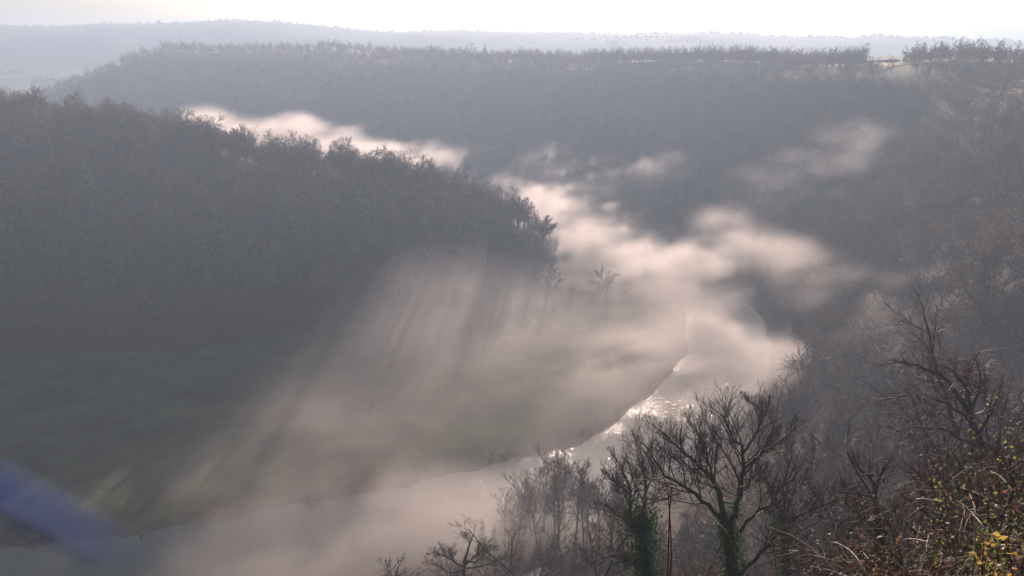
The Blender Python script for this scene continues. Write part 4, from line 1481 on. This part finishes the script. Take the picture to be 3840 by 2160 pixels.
def sapling(name, u, vt, r, ub, n, label, leaf, lsize, nleaf, lo, seed, spread=.18, stem='cane_red', thick=.006, cat='shrub'):
    rng = np.random.RandomState(seed)
    xb = at_r(ub, 560, r)[0]
    z0 = H1(xb, r)
    q = at_r(u, vt, r)
    h = q[2] - z0
    t = empty(name, (xb, r, z0), label, cat)
    dx = (q[0] - xb) / h
    st = np.column_stack([rng.normal(size=(n, 2)) * .06, np.full(n, -.05)])
    st[0, :2] = 0
    dd = np.column_stack([rng.normal(size=(n, 2)) * spread, np.ones(n)])
    dd[0] = (dx, 0, 1)
    dd[:, 0] += dx
    dd /= np.linalg.norm(dd, axis=1, keepdims=True)
    L = h * np.concatenate([[1.03], .65 + .4 * rng.rand(n - 1)]) if n > 1 else np.array([h * 1.02])
    p1, q1 = grow(st, dd, L, np.full(n, thick), np.full(n, thick * .45), 10, .035, .01, rng)
    g = Geo()
    g.tubes(p1, q1, 6)
    s2 = kids(p1, q1, L, 7, lo, 1, .4, .9, .2, .6, rng, .4)
    if nleaf:
        p2, q2 = grow(s2[0], s2[1], s2[2], s2[3], s2[3] * .5, 3, .12, .03, rng)
        g.tubes(p2, np.maximum(q2, .0016), 4)
    obj('stems', g.mesh('stems', M[stem], True), t)
    if nleaf:
        pp = p2.reshape(-1, 3)
        c = pp[rng.randint(len(pp), size=nleaf)] + rng.normal(size=(nleaf, 3)) * .05
        g = Geo()
        g.leaves(c, lsize * (.7 + .6 * rng.rand(nleaf)), rng, .3)
        obj('leaves', g.mesh('leaves', M[leaf]), t)
    else:
        pp = p1[:, 3:].reshape(-1, 3)
        g = Geo()
        g.tubes(np.stack([pp + (.003, 0, -.012), pp + (.005, 0, 0), pp + (.002, 0, .014)], 1), np.tile([.003, .005, .001], (len(pp), 1)), 5)
        obj('buds', g.mesh('buds', M[stem], True), t)
    return t


sapling('leafy_shrub', 1008, 436, 9.5, 1000, 9, 'shrub with bright yellow-green leaves among the brambles in the corner', 'leaf_green', .05, 430, .35, 901)
sapling('leafy_shrub', 1000, 520, 7.4, 1004, 6, 'small shrub with larger fresh green leaves below the yellow-green one', 'leaf_green', .06, 130, .4, 902)
sapling('yellow_sapling', 996, 538, 5.4, 992, 4, 'sapling with a few big clear yellow leaves at the lower corner', 'leaf_yellow', .055, 34, .5, 903, .22)
sapling('yellow_sapling', 866, 556, 6.2, 862, 3, 'tiny sapling with two or three pale yellow leaves beside the slim trunk', 'leaf_yellow', .04, 8, .6, 904, .2)
sapling('budding_shoot', 667, 484, 4.6, 676, 2, 'straight reddish budding shoot before the ivy clad tree', None, 0, 0, 0, 905, .09, 'cane_red', .0075, 'shoot')
sapling('budding_shoot', 712, 520, 5.2, 690, 1, 'slanting thin reddish shoot beside the straight budding one', None, 0, 0, 0, 906, .05, 'cane_red', .0045, 'shoot')
sapling('budding_shoot', 789, 500, 6.0, 785, 1, 'hair thin upright shoot before the great forked trunk', None, 0, 0, 0, 907, .05, 'cane_red', .004, 'shoot')
# dark evergreen ivy bush on the slope
t = top_tree('ivy_tree', 0, 940, 452, 36, 944, 'oak', 651, 'short tree smothered in dark glossy ivy above the brambles', ivy=(0.35, 0.98, 3000, 1.6, 0.2), cat='tree', thick=1.6)
top_tree('bare_tree', 0, 985, 432, 24, 1000, 'tall', 661, 'slender bare sapling tree rising behind the tall brambles', thick=1.2, crown='twig_grey')
top_tree('bare_tree', 0, 905, 455, 27, 915, 'ash', 662, 'small grey twigged bare tree before the ivy smothered one', thick=1.2, crown='twig_grey', tr=0.012)


# ---- the blurred blue cord that hangs close beside the viewpoint
def cord():
    def P(u, v, d):
        w = ray(u, v)
        return np.array([0, 0, CZ]) + w * d
    pts = spline([P(u, 494 + .49 * u, .034) for u in (-700, -400, -200, -80, -10, 40, 85, 120)], 6)
    n = len(pts)
    rad = np.interp(np.linspace(0, 1, n), [0, .6, .8, .93, 1], [.00052, .00048, .0004, .00024, .00006])
    g = Geo()
    g.tubes((pts - pts[0])[None], rad[None], 14)
    o = obj('cord', g.mesh('cord', M['cord'], True), None, pts[0])
    tag(o, 'blurred blue cord end hanging close beside the viewpoint', 'cord')


cord()

# ------------------------------------------------------------------ light, sky and camera
def build_light():
    w = bpy.data.worlds.new('World')
    sc.world = w
    w.use_nodes = True
    nt = w.node_tree
    bg = nt.nodes['Background']
    sky = N(nt, 'ShaderNodeTexSky')
    sky.sky_type = 'NISHITA'
    sky.sun_disc = False
    sky.sun_elevation = SUN_EL
    sky.sun_rotation = SUN_AZ
    sky.altitude = 150
    sky.air_density = 0.68
    sky.dust_density = 3.0
    sky.ozone_density = 1.0
    nt.links.new(sky.outputs[0], bg.inputs[0])
    bg.inputs[1].default_value = SKY
    L = bpy.data.lights.new('sun', 'SUN')
    L.energy = SUN
    L.angle = math.radians(0.5)
    L.color = (1.0, 0.80, 0.68)
    o = bpy.data.objects.new('sun', L)
    col.objects.link(o)
    d = Vector((math.sin(SUN_AZ) * math.cos(SUN_EL), math.cos(SUN_AZ) * math.cos(SUN_EL), math.sin(SUN_EL)))
    o.rotation_euler = d.to_track_quat('Z', 'Y').to_euler()
    o.location = (0, 0, 300)


SKY, SUN = 0.05, 5.0
build_light()

cam = bpy.data.cameras.new('camera')
cam.sensor_width = 36.0
cam.lens = 36.0 * F / PW
cam.clip_start = 0.02
cam.clip_end = 20000
co = bpy.data.objects.new('camera', cam)
col.objects.link(co)
co.location = (0, 0, CZ)
co.rotation_euler = (math.pi / 2 - PITCH, 0, 0)
cam.dof.use_dof = True
cam.dof.focus_distance = 120.0
cam.dof.aperture_fstop = cam.lens / 2.2
sc.camera = co

sc.render.engine = 'CYCLES'
sc.view_settings.view_transform = 'Standard'
sc.view_settings.look = 'None'
sc.view_settings.exposure = 0.98
sc.view_settings.gamma = 1.0
cy = sc.cycles
cy.use_denoising = True
cy.denoiser = 'OPENIMAGEDENOISE'
cy.max_bounces = 6
cy.diffuse_bounces = 2
cy.glossy_bounces = 3
cy.transmission_bounces = 2
cy.transparent_max_bounces = 8
cy.volume_bounces = 0
cy.volume_step_rate = 2
cy.volume_max_steps = 512
cy.sample_clamp_indirect = 4.0
cy.use_adaptive_sampling = True
cy.adaptive_threshold = 0.02
